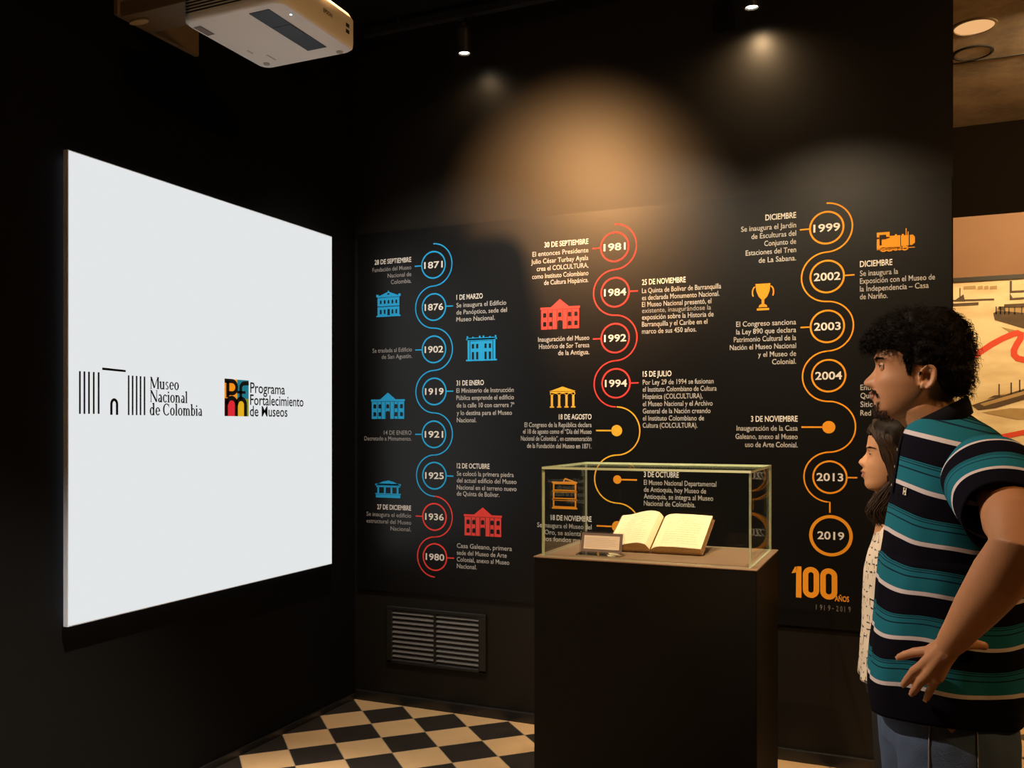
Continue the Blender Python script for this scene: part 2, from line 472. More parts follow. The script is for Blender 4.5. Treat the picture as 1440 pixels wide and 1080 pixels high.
def spotlight(i, where, aim, watts, cone, blend, col, ytrack):
    p = Vector(where); d = (Vector(aim) - p).normalized()
    # the lens centre is p; the body runs back along -d
    L, R = .125, .034
    back = p - d * L
    top = Vector((back.x, ytrack, CEIL - .072))
    r = thing('track_spotlight', LAMP_LABELS[i], 'spotlight', top, 'track spotlights')
    side = d.cross(Vector((0, 0, 1)))
    side = side.normalized() if side.length > .01 else Vector((1, 0, 0))
    up = side.cross(d)
    def ring(c, rad, n=28): return [c + (side * math.cos(2 * PI * k / n) + up * math.sin(2 * PI * k / n)) * rad for k in range(n)]
    b = MB(); b.loft([ring(back, .006), ring(back + d * .004, R * .82), ring(back + d * .02, R), ring(p - d * .004, R)])
    b.build('housing', M['black_metal'], r, smooth=False)
    b = MB(); b.loft([ring(p - d * .004, R + .003), ring(p + d * .006, R + .003), ring(p + d * .006, R - .006), ring(p - d * .001, R - .008), ring(p - d * .004, R - .01)], cap=False)
    b.build('bezel', M['black_metal'], r)
    b = MB(); b.loft([ring(p - d * .002, R - .009), ring(p + d * .001, R - .014), ring(p + d * .0015, .002)])
    b.build('lens', M['lens'], r)
    b = MB(); b.box((top.x - .045, top.y - .016, top.z - .006), (top.x + .045, top.y + .016, top.z + .002)); b.build('track_adapter', M['black_metal'], r, bevel=.003)
    b = MB(); b.tube([top, Vector((top.x, top.y, top.z - .03)), back - d * .012, back + d * .004], .008, 10); b.ball(back - d * .008, .014, 8)
    b.build('bracket', M['black_metal'], r, smooth=True)
    ld = bpy.data.lights.new('spot_lamp', 'SPOT'); ld.energy = watts; ld.color = col
    ld.spot_size = math.radians(cone); ld.spot_blend = blend; ld.shadow_soft_size = .022
    lo = bpy.data.objects.new('spot_lamp', ld); C.objects.link(lo); lo.parent = r
    lo.location = p + d * .012 - top
    lo.rotation_euler = d.to_track_quat('-Z', 'Y').to_euler()
    return r
for i, (w_, a_, e_, c_, bl_, col_) in enumerate(TRACK_LAMPS):
    spotlight(i, w_, a_, e_, c_, bl_, col_, min((3.945, 2.80, 2.20, 1.55), key=lambda v: abs(v - w_[1])))

# the next room: recessed downlights and the lamps that light the mural and the visitors from the right
def downlight(name, c, r_, lab, m, lit):
    r = thing(name, lab, 'ceiling light', (c[0], c[1], CEIL), 'recessed ceiling lights')
    n = 40
    def ring(rad, z): return [(c[0] + rad * math.cos(2 * PI * k / n), c[1] + rad * math.sin(2 * PI * k / n), z) for k in range(n)]
    b = MB(); b.loft([ring(r_, CEIL), ring(r_, CEIL - .006), ring(r_ - .012, CEIL - .008), ring(r_ - .014, CEIL - .002)], cap=False); b.build('rim', M['ceil'] if not lit else M['tan_metal'], r)
    b = MB(); b.loft([ring(r_ - .012, CEIL - .003), ring(r_ - .02, CEIL - .004), ring(.01, CEIL - .004)]); b.build('diffuser', m, r)
    return r
c1 = on_z(1370, 37, CEIL); c2 = on_z(1368, 74, CEIL)
downlight('recessed_downlight', c1, .108, 'lit round recessed light in the concrete ceiling', M['down'], True)
downlight('recessed_downlight', c2, .105, 'unlit round recessed fitting in the concrete ceiling beside the lit one', M['concrete'], False)
def area(name, loc, aim, watts, size, col, spread=180):
    ld = bpy.data.lights.new(name, 'AREA'); ld.shape = 'DISK'; ld.size = size; ld.energy = watts; ld.color = col
    ld.spread = math.radians(spread)
    o = bpy.data.objects.new(name, ld); C.objects.link(o); o.location = loc
    o.rotation_euler = (Vector(aim) - Vector(loc)).to_track_quat('-Z', 'Y').to_euler()
    return o
area('mural_wash_lamp', (1.0, 5.1, CEIL - .03), (1.0, 6.9, 1.7), 100, .2, (1.0, .70, .36))
area('side_room_lamp', (2.3, .9, CEIL - .03), (.2, 2.0, 1.1), 56, .3, AMBER)
pg = thing('added_fill_globe', 'added amber fill globe brightening the next room, out of view', 'fill lamp', (2.4, 5.4, CEIL))  # unseen globe added to brighten the concrete ceiling and mural
b = MB(); b.ball((2.4, 5.4, 2.5), .12, 16); b.build('globe', emission('amber_fill_globe', AMBER, 80), pg, smooth=True)
b = MB(); b.tube([(2.4, 5.4, 2.61), (2.4, 5.4, CEIL)], .006, 8, dome=False); b.build('cord', M['black_plastic'], pg)
downlight('recessed_downlight', (1.0, 5.1), .108, 'recessed downlight that washes the sepia mural', M['down'], True)
downlight('recessed_downlight', (2.3, .9), .16, 'wide recessed downlight in the black ceiling to the right of the visitors', M['down'], True)

# ------------------------------------------------------------------ projection screen
SX = XL + .045
p0, p1 = on_x(93, 214, SX), on_x(467, 333, SX)
zt, zb = 2.409, .757
y0, y1 = on_x(95.5, 214, SX).y, on_x(467, 333, SX).y
scr = thing('projection_screen', 'large glowing white square screen with two museum logos on the black side wall', 'screen', (SX, (y0 + y1) / 2, (zt + zb) / 2))
b = MB(); b.box((SX - .022, y0, zb), (SX - .001, y1, zt)); b.build('frame', mat('grey_screen_edge', (.62, .68, .78), .5), scr)
b = MB(); b.add([(SX, y0 + .003, zb + .003), (SX, y1 - .003, zb + .003), (SX, y1 - .003, zt - .003), (SX, y0 + .003, zt - .003)], [(0, 1, 2, 3)])
b.build('display_surface', M['screen'], scr)
b = MB(); b.box((XL, y0 + .25, zb + .25), (SX - .022, y1 - .25, zt - .25)); b.build('wall_mount', M['black_plastic'], scr)
M['led_strip'] = emission('cool_led_strip', (.70, .82, 1.0), 6)
b = MB(); xs_ = SX - .0235
for (ya, yb_, za, zc) in ((y0 + .02, y0 + .03, zb + .02, zt - .02), (y1 - .03, y1 - .02, zb + .02, zt - .02), (y0 + .03, y1 - .03, zt - .03, zt - .02), (y0 + .03, y1 - .03, zb + .02, zb + .03)):
    b.box((xs_, ya, za), (xs_ + .0012, yb_, zc))
b.build('led_backlight', M['led_strip'], scr)

# -------- flat lettering helpers
FONT = bpy.data.curves.new('lettering', 'FONT')
FOB = bpy.data.objects.new('lettering', FONT); C.objects.link(FOB)
def text2d(s, weight=0.0):
    FONT.body = s; FONT.offset = weight; FONT.resolution_u = 3; FONT.fill_mode = 'FRONT'
    bpy.context.view_layer.update()
    dg = bpy.context.evaluated_depsgraph_get()
    ev = FOB.evaluated_get(dg); me = ev.to_mesh()
    vs = [(v.co.x, v.co.y) for v in me.vertices]; fs = [tuple(p.vertices) for p in me.polygons]
    ev.to_mesh_clear()
    return vs, fs
CAP = .682
class Sheet:
    """prints on a flat board: 'y' board faces -Y (wall_back), 'x' board faces +X (wall_left)"""
    def __init__(s, axis, plane): s.ax, s.pl = axis, plane
    def uv(s, px, py):
        p = on_y(px, py, s.pl) if s.ax == 'y' else on_x(px, py, s.pl)
        return (p.x, p.z) if s.ax == 'y' else (p.y, p.z)
    def pt(s, u, v, lift):
        return (u, s.pl - lift, v) if s.ax == 'y' else (s.pl + lift, u, v)
    def poly(s, mb, pts, lift=.0012, mi=0):
        mb.add([s.pt(u, v, lift) for u, v in pts], [tuple(range(len(pts)))], mi)
    def strip(s, mb, path, w, lift=.0012, mi=0, closed=False):
        n = len(path); L, R = [], []
        for i in range(n):
            if closed: a, c = path[(i - 1) % n], path[(i + 1) % n]
            else: a, c = path[max(0, i - 1)], path[min(n - 1, i + 1)]
            dx, dy = c[0] - a[0], c[1] - a[1]; k = math.hypot(dx, dy) or 1
            nx, ny = -dy / k * w / 2, dx / k * w / 2
            L.append((path[i][0] + nx, path[i][1] + ny)); R.append((path[i][0] - nx, path[i][1] - ny))
        vs = [s.pt(u, v, lift) for u, v in L + R]
        fs = [(i, (i + 1) % n, n + (i + 1) % n, n + i) for i in range(n if closed else n - 1)]
        mb.add(vs, fs, mi)
    def text(s, mb, body, u0, u1, v_base, cap, weight=0.0, lift=.0012, mi=0):
        vs, fs = text2d(body, weight)
        xs = [p[0] for p in vs]; a, c = min(xs), max(xs)
        kx = (u1 - u0) / (c - a); ky = cap / CAP
        mb.add([s.pt(u0 + (x - a) * kx, v_base + y * ky, lift) for x, y in vs], fs, mi)
    def line(s, mb, body, xl, xr, yc, anchor, cap=.023, weight=0.0, mi=0):
        v = s.uv(xl if anchor == 'l' else xr, yc)[1]
        s.text(mb, body, s.uv(xl, yc)[0], s.uv(xr, yc)[0], v - cap / 2, cap, weight, mi=mi)

# -------- logos on the screen
LS = Sheet('x', SX)
M['logo_black'] = mat('black_logo_print', (.012, .013, .016), .8, spec=.1)
def lpoly(mb, pts, lift=.0015, mi=0): LS.poly(mb, [LS.uv(*p) for p in pts], lift, mi)
b = MB()
for x, t in ((111.9, 521.9), (118.3, 522.3), (124.7, 522.7), (131.4, 523.1), (138.3, 523.5)):
    lpoly(b, [(x - 1.25, 582), (x + 1.25, 582), (x + 1.25, t), (x - 1.25, t)])
for x, t in ((180.5, 527.8), (186.1, 528.2), (191.7, 528.6), (197.2, 529.0), (202.8, 529.5)):
    lpoly(b, [(x - 1.1, 583.7), (x + 1.1, 583.9), (x + 1.1, t), (x - 1.1, t)])
lpoly(b, [(143.3, 520.2), (176.4, 523.3), (176.4, 520.4), (143.3, 516.8)])
ca, cb = LS.uv(160.2, 568.5), LS.uv(160.2, 583.4)
ru = (LS.uv(164.2, 570)[0] - LS.uv(156.2, 570)[0]) / 2
path = [(ca[0] - ru, cb[1])] + [(ca[0] - ru * math.cos(a), ca[1] + ru * 1.3 * math.sin(a)) for a in np.linspace(0, PI, 15)] + [(ca[0] + ru, cb[1])]
LS.strip(b, path, .0105, .0015)
b.build('colonnade_logo', M['logo_black'], scr)

# hand-drawn serif letters (unit: x-height .66, cap 1.0), strokes with thick stems and thin serifs
def serif_glyph(ch):
    P = []; T, t = .165, .075       # thick, thin
    def rect(x0, y0, x1, y1): P.append([(x0, y0), (x1, y0), (x1, y1), (x0, y1)])
    def stem(x, y0, y1, sb=True, st=None, w=T):
        rect(x, y0, x + w, y1)
        if sb: rect(x - .07, y0, x + w + .07, y0 + .04)
        if st == 'full': rect(x - .07, y1 - .04, x + w + .07, y1)
        if st == 'flag': P.append([(x - .09, y1 - .06), (x, y1 - .11), (x + w * .6, y1), (x - .0, y1)])
    def quad(a, c, w):
        dx, dy = c[0] - a[0], c[1] - a[1]; k = math.hypot(dx, dy); nx, ny = -dy / k * w / 2, dx / k * w / 2
        P.append([(a[0] - nx, a[1] - ny), (c[0] - nx, c[1] - ny), (c[0] + nx, c[1] + ny), (a[0] + nx, a[1] + ny)])
    def arc(cx, cy, rx, ry, a0, a1, n=18, wk=T, wn=t):
        pr = None
        for i in range(n + 1):
            a = math.radians(a0 + (a1 - a0) * i / n); w = wn + (wk - wn) * abs(math.cos(a)) ** 1.2
            o = (cx + (rx + 0) * math.cos(a), cy + ry * math.sin(a)); q = (cx + (rx - w) * math.cos(a), cy + (ry - w) * math.sin(a))
            if pr: P.append([pr[1], q, o, pr[0]] if a1 < a0 else [pr[0], o, q, pr[1]])
            pr = (o, q)
    if ch == 'M':
        stem(.08, 0, 1, True, None, t); stem(.83, 0, 1, True, 'full'); rect(-.01, .96, .2, 1); quad((.13, .97), (.5, .08), T); quad((.88, .97), (.5, .08), t); return P, 1.06
    if ch == 'N':
        stem(.08, 0, 1, True, None, t); stem(.72, 0, 1, False, 'full', t); rect(-.01, .96, .2, 1); quad((.13, .96), (.74, .05), T); return P, .88
    if ch == 'C':
        arc(.45, .5, .42, .52, 48, 318); rect(.70, .68, .745, .98); return P, .82
    if ch == 'u':
        stem(.07, .14, .66, False, 'flag'); stem(.41, 0, .66, False, 'flag'); arc(.28, .2, .21, .21, 180, 318, 12); rect(.41, 0, .62, .04); return P, .66
    if ch == 'n':
        stem(.07, 0, .66, True, 'flag'); stem(.40, 0, .46, True, None); arc(.335, .44, .2, .22, 0, 150, 12); return P, .66
    if ch == 'm':
        stem(.07, 0, .66, True, 'flag'); stem(.38, 0, .46); arc(.315, .44, .2, .22, 0, 150, 12); stem(.69, 0, .46); arc(.625, .44, .2, .22, 0, 150, 12); return P, .95
    if ch == 'o':
        arc(.31, .33, .28, .345, 0, 360, 28); return P, .62
    if ch == 'e':
        arc(.30, .33, .27, .345, 0, 318, 26); rect(.06, .32, .55, .37); return P, .58
    if ch == 'c':
        arc(.30, .33, .27, .345, 42, 318, 22); P.append([(.42, .52), (.53, .50), (.52, .58), (.44, .62)]); return P, .55
    if ch == 's':
        arc(.24, .49, .17, .18, 30, 262, 14, .11); arc(.23, .17, .185, .18, -150, 90, 14, .12); return P, .48
    if ch == 'a':
        stem(.33, .0, .46, False); arc(.27, .46, .2, .205, 0, 140, 10); arc(.22, .18, .18, .19, 60, 340, 14); rect(.33, 0, .54, .045); return P, .56
    if ch == 'i':
        stem(.08, 0, .66, True, 'flag'); arc(.145, .86, .085, .085, 0, 360, 12, .085, .085); return P, .32
    if ch == 'l':
        stem(.08, 0, 1.03, True, 'flag'); return P, .32
    if ch == 'd':
        arc(.28, .33, .25, .345, 40, 320, 20); stem(.38, 0, 1.03, False, 'flag'); rect(.4, 0, .6, .04); return P, .64
    if ch == 'b':
        stem(.07, .0, 1.03, False, 'flag'); arc(.33, .33, .26, .345, -140, 140, 20); return P, .62
    return P, .28
def serif_text(mb, s, xl, xr, ybl, ybr, capz):
    gl = []; w = 0
    for ch in s:
        P, adv = serif_glyph(ch); gl.append((w, P)); w += adv
    u0, v0 = LS.uv(xl, ybl); u1 = LS.uv(xr, ybr)[0]; k = (u1 - u0) / w
    for x, P in gl:
        for poly in P:
            pts = [(u0 + (x + q[0]) * k, v0 + q[1] * capz) for q in poly]
            LS.poly(mb, pts, .0015)
for s_, a in (('Museo', (210.5, 251.5, 546.6, 548, .046)), ('Nacional', (210.5, 263.5, 565.2, 567, .046)), ('de Colombia', (209.8, 284.2, 583.8, 585, .046))):
    b = MB(); serif_text(b, s_, *a); b.build('serif_lettering', M['logo_black'], scr)
# the square emblem
cols = dict(o=(.80, .27, .01), t=(.012, .17, .24), r=(.62, .02, .035), y=(.66, .40, .012), g=(.20, .23, .012))
em = [mat('emblem_' + k, v, .8, spec=.1, emit=v, estr=.8) for k, v in cols.items()] + [mat('emblem_dark', (.02, .022, .022), .8, spec=.1)]
u0, v1 = LS.uv(315.3, 533); u1, v0 = LS.uv(349.3, 585.6); vt = LS.uv(315.3, 532.6)[1]
def E_(mb, x0, y0, x1, y1, mi, lift=.0015):
    LS.poly(mb, [(u0 + (u1 - u0) * a, v0 + (vt - v0) * c) for a, c in ((x0, y0), (x1, y0), (x1, y1), (x0, y1))], lift, mi)
def Ep(mb, path, w, lift=.0021):
    LS.strip(mb, [(u0 + (u1 - u0) * a, v0 + (vt - v0) * c) for a, c in path], w, lift, 5)
b = MB()
E_(b, 0, .48, .52, 1, 0); E_(b, .52, .48, 1, 1, 1); E_(b, 0, 0, .48, .48, 2); E_(b, .48, 0, .86, .48, 3); E_(b, .86, 0, 1, .5, 4)
sw = (u1 - u0) * .13
Ep(b, [(.13, .5), (.13, .94)], sw); Ep(b, [(0, .95), (.3, .95)] + [(.30 + .19 * math.sin(a), .785 + .165 * math.cos(a)) for a in np.linspace(0, PI, 14)] + [(.13, .62)], sw * .9)
Ep(b, [(.66, .46), (.66, .78)] + [(.66 + .16 * (1 - math.cos(a)), .78 + .13 * math.sin(a)) for a in np.linspace(0.1, PI / 2, 8)] + [(1, .92)], sw * .9); Ep(b, [(.5, .66), (.86, .66)], sw * .6)
Ep(b, [(.07, 0), (.07, .48)], sw); Ep(b, [(.07, .34)] + [(.29 - .19 * math.cos(a), .32 + .17 * math.sin(a)) for a in np.linspace(.3, PI, 12)] + [(.48, 0)], sw)
Ep(b, [(.48, .3)] + [(.68 - .18 * math.cos(a), .32 + .16 * math.sin(a)) for a in np.linspace(.2, PI, 12)] + [(.86, 0)], sw)
b.build('square_emblem', em, scr)
for s_, a in (('Programa', (351.6, 400.3, 552.2)), ('Fortalecimiento', (351.4, 426.4, 569.2)), ('de Museos', (351.0, 403.8, 585.2))):
    b = MB(); LS.text(b, s_, LS.uv(a[0], a[2])[0], LS.uv(a[1], a[2])[0], LS.uv(a[0], a[2])[1], .0455, .010, .0015); b.build('sans_lettering', M['logo_black'], scr)

# ------------------------------------------------------------------ timeline panel on the partition
PY = YB - .014
TL = Sheet('y', PY)
xa, xb = on_y(503, 400, PY).x, on_y(1338.5, 400, PY).x
ztop, zbot = 2.470, .588
panel = thing('timeline_panel', 'wide black wall panel printed with a coloured museum timeline', 'wall panel', ((xa + xb) / 2, PY, (ztop + zbot) / 2))
b = MB(); b.box((xa, PY, zbot), (xb, YB - .001, ztop)); b.build('board', M['panel'], panel)
INK = {'b': M['blue_ink'], 'r': M['red_ink'], 'y': M['yellow_ink'], 'o': M['orange_ink']}
def ring_pts(c, r, n=48): return [(c[0] + r * math.cos(2 * PI * k / n), c[1] + r * math.sin(2 * PI * k / n)) for k in range(n)]
def year(px, py, txt, ink, tick, R=.0715, w=.0075, tw=.108, cap=.032, tm='white_ink'):
    c = TL.uv(px, py); b = MB(); TL.strip(b, ring_pts(c, R - w / 2), w, closed=True)
    if tick: TL.strip(b, [(c[0] + tick * R, c[1]), (c[0] + tick * (R + .038), c[1])], .0062)
    o = b.build('year_ring', INK[ink], panel)
    b = MB(); TL.text(b, txt, c[0] - tw / 2, c[0] + tw / 2, c[1] - cap / 2, cap, .018); b.build('year_number', M[tm], o)
def dot(px, py, ink, tick, lng, r=.0265):
    c = TL.uv(px, py); b = MB(); TL.poly(b, ring_pts(c, r, 32)); TL.strip(b, [(c[0] + tick * r * .9, c[1]), (c[0] + tick * (r + lng), c[1])], .007)
    b.build('timeline_dot', INK[ink], panel)
def snake(cs, sides, ink_names, tail=None):
    """half circles alternating right and left around the years"""
    cz = [TL.uv(*c) for c in cs]; n = len(cz)
    zs = [p[1] for p in cz]
    bounds = [zs[0] + (zs[0] - zs[1]) / 2] + [(zs[i] + zs[i + 1]) / 2 for i in range(n - 1)] + [zs[-1] - (zs[-2] - zs[-1]) / 2]
    for ink in sorted(set(ink_names)):
        b = MB(); run = []
        def flush():
            if len(run) > 1: TL.strip(b, list(run), .0062)
            run.clear()
        for i in range(n):
            if ink_names[i] != ink: flush(); continue
            x = cz[i][0]; zt_, zb_ = bounds[i], bounds[i + 1]; zc = (zt_ + zb_) / 2; rz = (zt_ - zb_) / 2
            for a in np.linspace(0, PI, 25):
                run.append((x + sides[i] * rz * .99 * math.sin(a), zc + rz * math.cos(a)))
            if tail and i == n - 1: run.append((x, zb_ - tail))
        flush()
        b.build('timeline_track', INK[ink], panel)
col1 = [(609.6, 372.5), (610.3, 431.8), (610.3, 491.3), (610.8, 550.5), (610.3, 610.8), (611, 668.9), (611, 726.8), (611.8, 783.3)]
for (p, t, k, s_) in zip(col1, ('1871', '1876', '1902', '1919', '1921', '1925', '1936', '1980'), 'bbbbbbrr', (-1, 1, -1, 1, -1, 1, -1, 1)):
    year(*p, t, k, s_)
snake(col1, (1, -1, 1, -1, 1, -1, 1, -1), 'bbbbbbrr')
col2 = [(864.4, 347.2), (865.1, 411), (865.1, 475.5), (866.3, 539)]
for (p, t, s_) in zip(col2, ('1981', '1984', '1992', '1994'), (-1, 1, -1, 1)):
    year(*p, t, 'r', s_)
snake(col2 + [(867.3, 605.5), (868.2, 674.3), (868.2, 740.7)], (1, -1, 1, -1, 1, -1, 1), 'rrrryyy')
dot(867.3, 605.5, 'y', -1, .075); dot(868.2, 674.3, 'o', 1, .075, .020); dot(868.2, 740.7, 'o', -1, .075)
col3 = [(1162.5, 320.2), (1163.1, 388.9), (1163.4, 459), (1165.2, 528.3)]
for (p, t, s_) in zip(col3, ('1999', '2002', '2003', '2004'), (-1, 1, -1, 0)):
    year(*p, t, 'o', s_)
year(1167, 671, '2013', 'o', 1)
snake(col3 + [(1165.5, 600.7), (1167, 671)], (1, -1, 1, -1, 1, -1), 'oooooo', tail=.045)
dot(1165.5, 600.7, 'o', -1, .085)
year(1168.3, 753.3, '2019', 'o', 0, R=.088, w=.0135, tm='white_ink')
# text: (anchor, lines); line = (text, x-left px, x-right px, y-centre px at the anchor, style) h heading, b body, d dim
TEXTS = [
 ('r', [('28 DE SEPTIEMBRE', 527, 578.5, 364.8, 'h'), ('Fundación del Museo', 524, 578.5, 375.6, 'd'), ('Nacional de', 545.3, 578.5, 385.2, 'd'), ('Colombia.', 549.8, 578.5, 394.6, 'd')]),
 ('l', [('1 DE MARZO', 642, 679, 418.3, 'h'), ('Se inaugura el Edificio', 642, 712, 429.4, 'b'), ('de Panóptico, sede del', 642, 713, 439.4, 'b'), ('Museo Nacional.', 642, 696, 449.3, 'b')]),
 ('r', [('Se traslada al Edificio', 524, 579.5, 491.2, 'd'), ('de San Agustín.', 536.8, 579.5, 500.4, 'd')]),
 ('l', [('31 DE ENERO', 642, 680.6, 538.7, 'h'), ('El Ministerio de Instrucción', 642, 722.6, 549.3, 'b'), ('Pública emprende el edificio', 642, 722.8, 559.4, 'b'), ('de la calle 10 con carrera 7ª', 642.4, 723.5, 569.9, 'b'), ('y lo destina para el Museo', 642.4, 720, 580.6, 'b'), ('Nacional.', 642.6, 670, 590.7, 'b')]),
 ('r', [('14 DE ENERO', 540, 578.8, 608.5, 'd'), ('Decretado a Monumento.', 512.5, 578.8, 616.8, 'd')]),
 ('l', [('12 DE OCTUBRE', 642.6, 688.5, 654.9, 'h'), ('Se colocó la primera piedra', 642.6, 722.5, 665.8, 'b'), ('del actual edificio del Museo', 642.6, 726.4, 675.2, 'b'), ('Nacional en el terreno nuevo', 642.6, 726.4, 685, 'b'), ('de Quinta de Bolívar.', 642.6, 702.3, 693.8, 'b')]),
 ('r', [('27 DE DICIEMBRE', 530.6, 578.3, 714.5, 'h'), ('Se inaugura el edificio', 515.6, 578.3, 725.2, 'd'), ('estructural del Museo', 515.6, 578.3, 735, 'd'), ('Nacional.', 549.3, 578.3, 744.4, 'd')]),
 ('l', [('Casa Galeano, primera', 642.6, 720, 767, 'b'), ('sede del Museo de Arte', 642.6, 712.6, 776.8, 'b'), ('Colonial, anexo al Museo', 642.6, 716.3, 786.2, 'b'), ('Nacional.', 642.6, 670.6, 795.6, 'b')]),
 ('r', [('30 DE SEPTIEMBRE', 765.7, 827.6, 339.2, 'h'), ('El entonces Presidente', 748.9, 827.6, 351.3, 'b'), ('Julio César Turbay Ayala', 747, 827.6, 362.1, 'b'), ('crea el COLCULTURA,', 754.9, 827.6, 372.7, 'b'), ('como Instituto Colombiano', 748.4, 827.6, 383.6, 'b'), ('de Cultura Hispánica.', 765.2, 827.6, 393.3, 'b')]),
 ('l', [('25 DE NOVIEMBRE', 902.9, 964.3, 397, 'h'), ('La Quinta de Bolívar de Barranquilla', 902.9, 1014.1, 408.9, 'b'), ('es declarada Monumento Nacional.', 902.9, 1011.7, 418.8, 'b'), ('El Museo Nacional presentó, el', 902.9, 1000.4, 428.3, 'b'), ('existente, inaugurándose la', 902.9, 999.9, 437, 'd'), ('exposición sobre la Historia de', 902.9, 1003.5, 446.3, 'b'), ('Barranquilla y el Caribe en el', 902.9, 994.8, 456, 'b'), ('marco de sus 450 años.', 902.9, 979.4, 466, 'b')]),
 ('r', [('Inauguración del Museo', 756.8, 828.8, 474.5, 'b'), ('Histórico de Sor Teresa', 758, 828.8, 484.8, 'b'), ('de la Antigua.', 785, 828.8, 494.7, 'b')]),
 ('l', [('15 DE JULIO', 904, 944.4, 526, 'h'), ('Por Ley 29 de 1994 se fusionan', 904, 1003.6, 537.6, 'b'), ('el Instituto Colombiano de Cultura', 904, 1007.8, 547.5, 'b'), ('Hispánica (COLCULTURA),', 904, 988.2, 557.6, 'b'), ('el Museo Nacional y el Archivo', 904, 1002.2, 567.8, 'b'), ('General de la Nación creando', 904, 999.2, 578, 'b'), ('el Instituto Colombiano de', 904, 990.3, 588, 'b'), ('Cultura (COLCULTURA).', 904, 980.8, 598, 'b')]),
 ('r', [('18 DE AGOSTO', 786, 832, 586, 'h'), ('El Congreso de la República declara', 737.8, 832, 597.2, 'b'), ('el 18 de agosto como el “Día del Museo', 735.7, 832, 606.8, 'b'), ('Nacional de Colombia”, en conmemoración', 732.7, 832, 616.9, 'b'), ('de la Fundación del Museo en 1871.', 741.3, 832, 627.4, 'b')]),
 ('l', [('3 DE OCTUBRE', 905.5, 954.7, 666.9, 'h'), ('El Museo Nacional Departamental', 905.5, 1007.5, 678.2, 'b'), ('de Antioquia, hoy Museo de', 905.5, 993, 688, 'b'), ('Antioquia, se integra al Museo', 905.5, 1003, 697.7, 'b'), ('Nacional de Colombia.', 905.5, 977.9, 707.4, 'b')]),
 ('r', [('18 DE NOVIEMBRE', 774.8, 832, 730, 'h'), ('Se inaugura el Museo del', 755.6, 832, 741.3, 'b'), ('Oro, se asienta con', 766, 832, 751.3, 'b'), ('los fondos nuevos', 766, 832, 760.8, 'b')]),
 ('r', [('DICIEMBRE', 1076.4, 1119.6, 302.2, 'h'), ('Se inaugura el Jardín', 1042.3, 1119.6, 316, 'b'), ('de Esculturas del', 1056.8, 1119.6, 327.6, 'b'), ('Conjunto de', 1074.8, 1119.6, 339, 'b'), ('Estaciones del Tren', 1048.7, 1119.6, 350.7, 'b'), ('de La Sabana.', 1067, 1119.6, 362.4, 'b')]),
 ('l', [('DICIEMBRE', 1209.3, 1254.9, 371.5, 'h'), ('Se inaugura la', 1209.3, 1263, 384.6, 'b'), ('Exposición con el Museo de', 1209.3, 1314.8, 395.4, 'b'), ('la Independencia – Casa', 1209.3, 1306, 406.4, 'b'), ('de Nariño.', 1209.3, 1248.2, 417.3, 'b')]),
 ('r', [('El Congreso sanciona', 1035.3, 1119.6, 452.4, 'b'), ('la Ley 890 que declara', 1035.3, 1119.6, 463.4, 'b'), ('Patrimonio Cultural de la', 1032, 1119.6, 474.5, 'b'), ('Nación el Museo Nacional', 1026.4, 1119.6, 485.6, 'b'), ('y el Museo de', 1066, 1119.6, 496.8, 'b'), ('Colonial.', 1085.8, 1119.6, 507.8, 'b')]),
 ('l', [('Entra en el', 1210, 1254, 544.8, 'b'), ('Quinto plan', 1210, 1258, 556.4, 'b'), ('Sitio de la', 1210, 1252, 568.5, 'b'), ('Red de', 1210, 1238, 580.6, 'b')]),
 ('r', [('3 DE NOVIEMBRE', 1056, 1121.8, 588.8, 'h'), ('Inauguración de la Casa', 1035.9, 1121.8, 602, 'b'), ('Galeano, anexo al Museo', 1034.4, 1121.8, 613.9, 'b'), ('uso de Arte Colonial.', 1048, 1121.8, 625.5, 'b')]),
]
SM = {'h': (M['white_ink'], .0245, .016), 'b': (M['text_ink'], .0225, .006), 'd': (mat('pale_grey_ink', (.34, .33, .32), .6, spec=.2), .0215, .004)}
for anc, lines in TEXTS:
    b = MB(); ms = [SM['h'][0], SM['b'][0], SM['d'][0]]
    for (t, xl, xr, yc, st) in lines:
        _, cap, wt = SM[st]; TL.line(b, t, xl, xr, yc, anc, cap, wt, mi='hbd'.index(st))
    b.build('text_block', ms, panel)
# '100' with small words
b = MB()
def big(px, py): return TL.uv(px, py)
def stad(xl, xr, yt, yb, w):
    a = big(xl, yt); c = big(xr, yb); cx = (a[0] + c[0]) / 2; r = (c[0] - a[0]) / 2 - w / 2; z1, z0 = a[1] - w / 2, c[1] + w / 2
    pts = [(cx + r * math.cos(t), z1 - r + r * math.sin(t)) for t in np.linspace(0, PI, 15)] + [(cx + r * math.cos(t), z0 + r + r * math.sin(t)) for t in np.linspace(PI, 2 * PI, 15)]
    TL.strip(b, pts, w, closed=True)
lw = .0225
stad(1129, 1152, 796.5, 841.5, lw); stad(1153.5, 1177.5, 798.5, 844, lw)
q = [big(*p) for p in ((1119.3, 840), (1127, 840.5), (1127, 796.5), (1119.8, 796.3))]
TL.poly(b, q); TL.poly(b, [big(*p) for p in ((1113, 806), (1119.8, 805), (1121, 796.3), (1118, 797))])
TL.text(b, 'AÑOS', big(1174, 845)[0], big(1194, 845)[0], big(1174, 845)[1], .022, .02)
o = b.build('anniversary_number', M['orange_ink'], panel)
b = MB(); u = big(1147.5, 857.5)[0]; u2 = big(1199, 857.5)[0]; vv = big(1147.5, 857.2)[1]
for i, ch in enumerate('1919-2019'):
    x = u + (u2 - u) * i / 9; TL.text(b, ch, x, x + (u2 - u) / 9 * (.15 if ch == '1' else .55), vv if ch != '-' else vv + .006, .0225, .006) if ch != '-' else TL.strip(b, [(x, vv + .010), (x + .007, vv + .010)], .004)
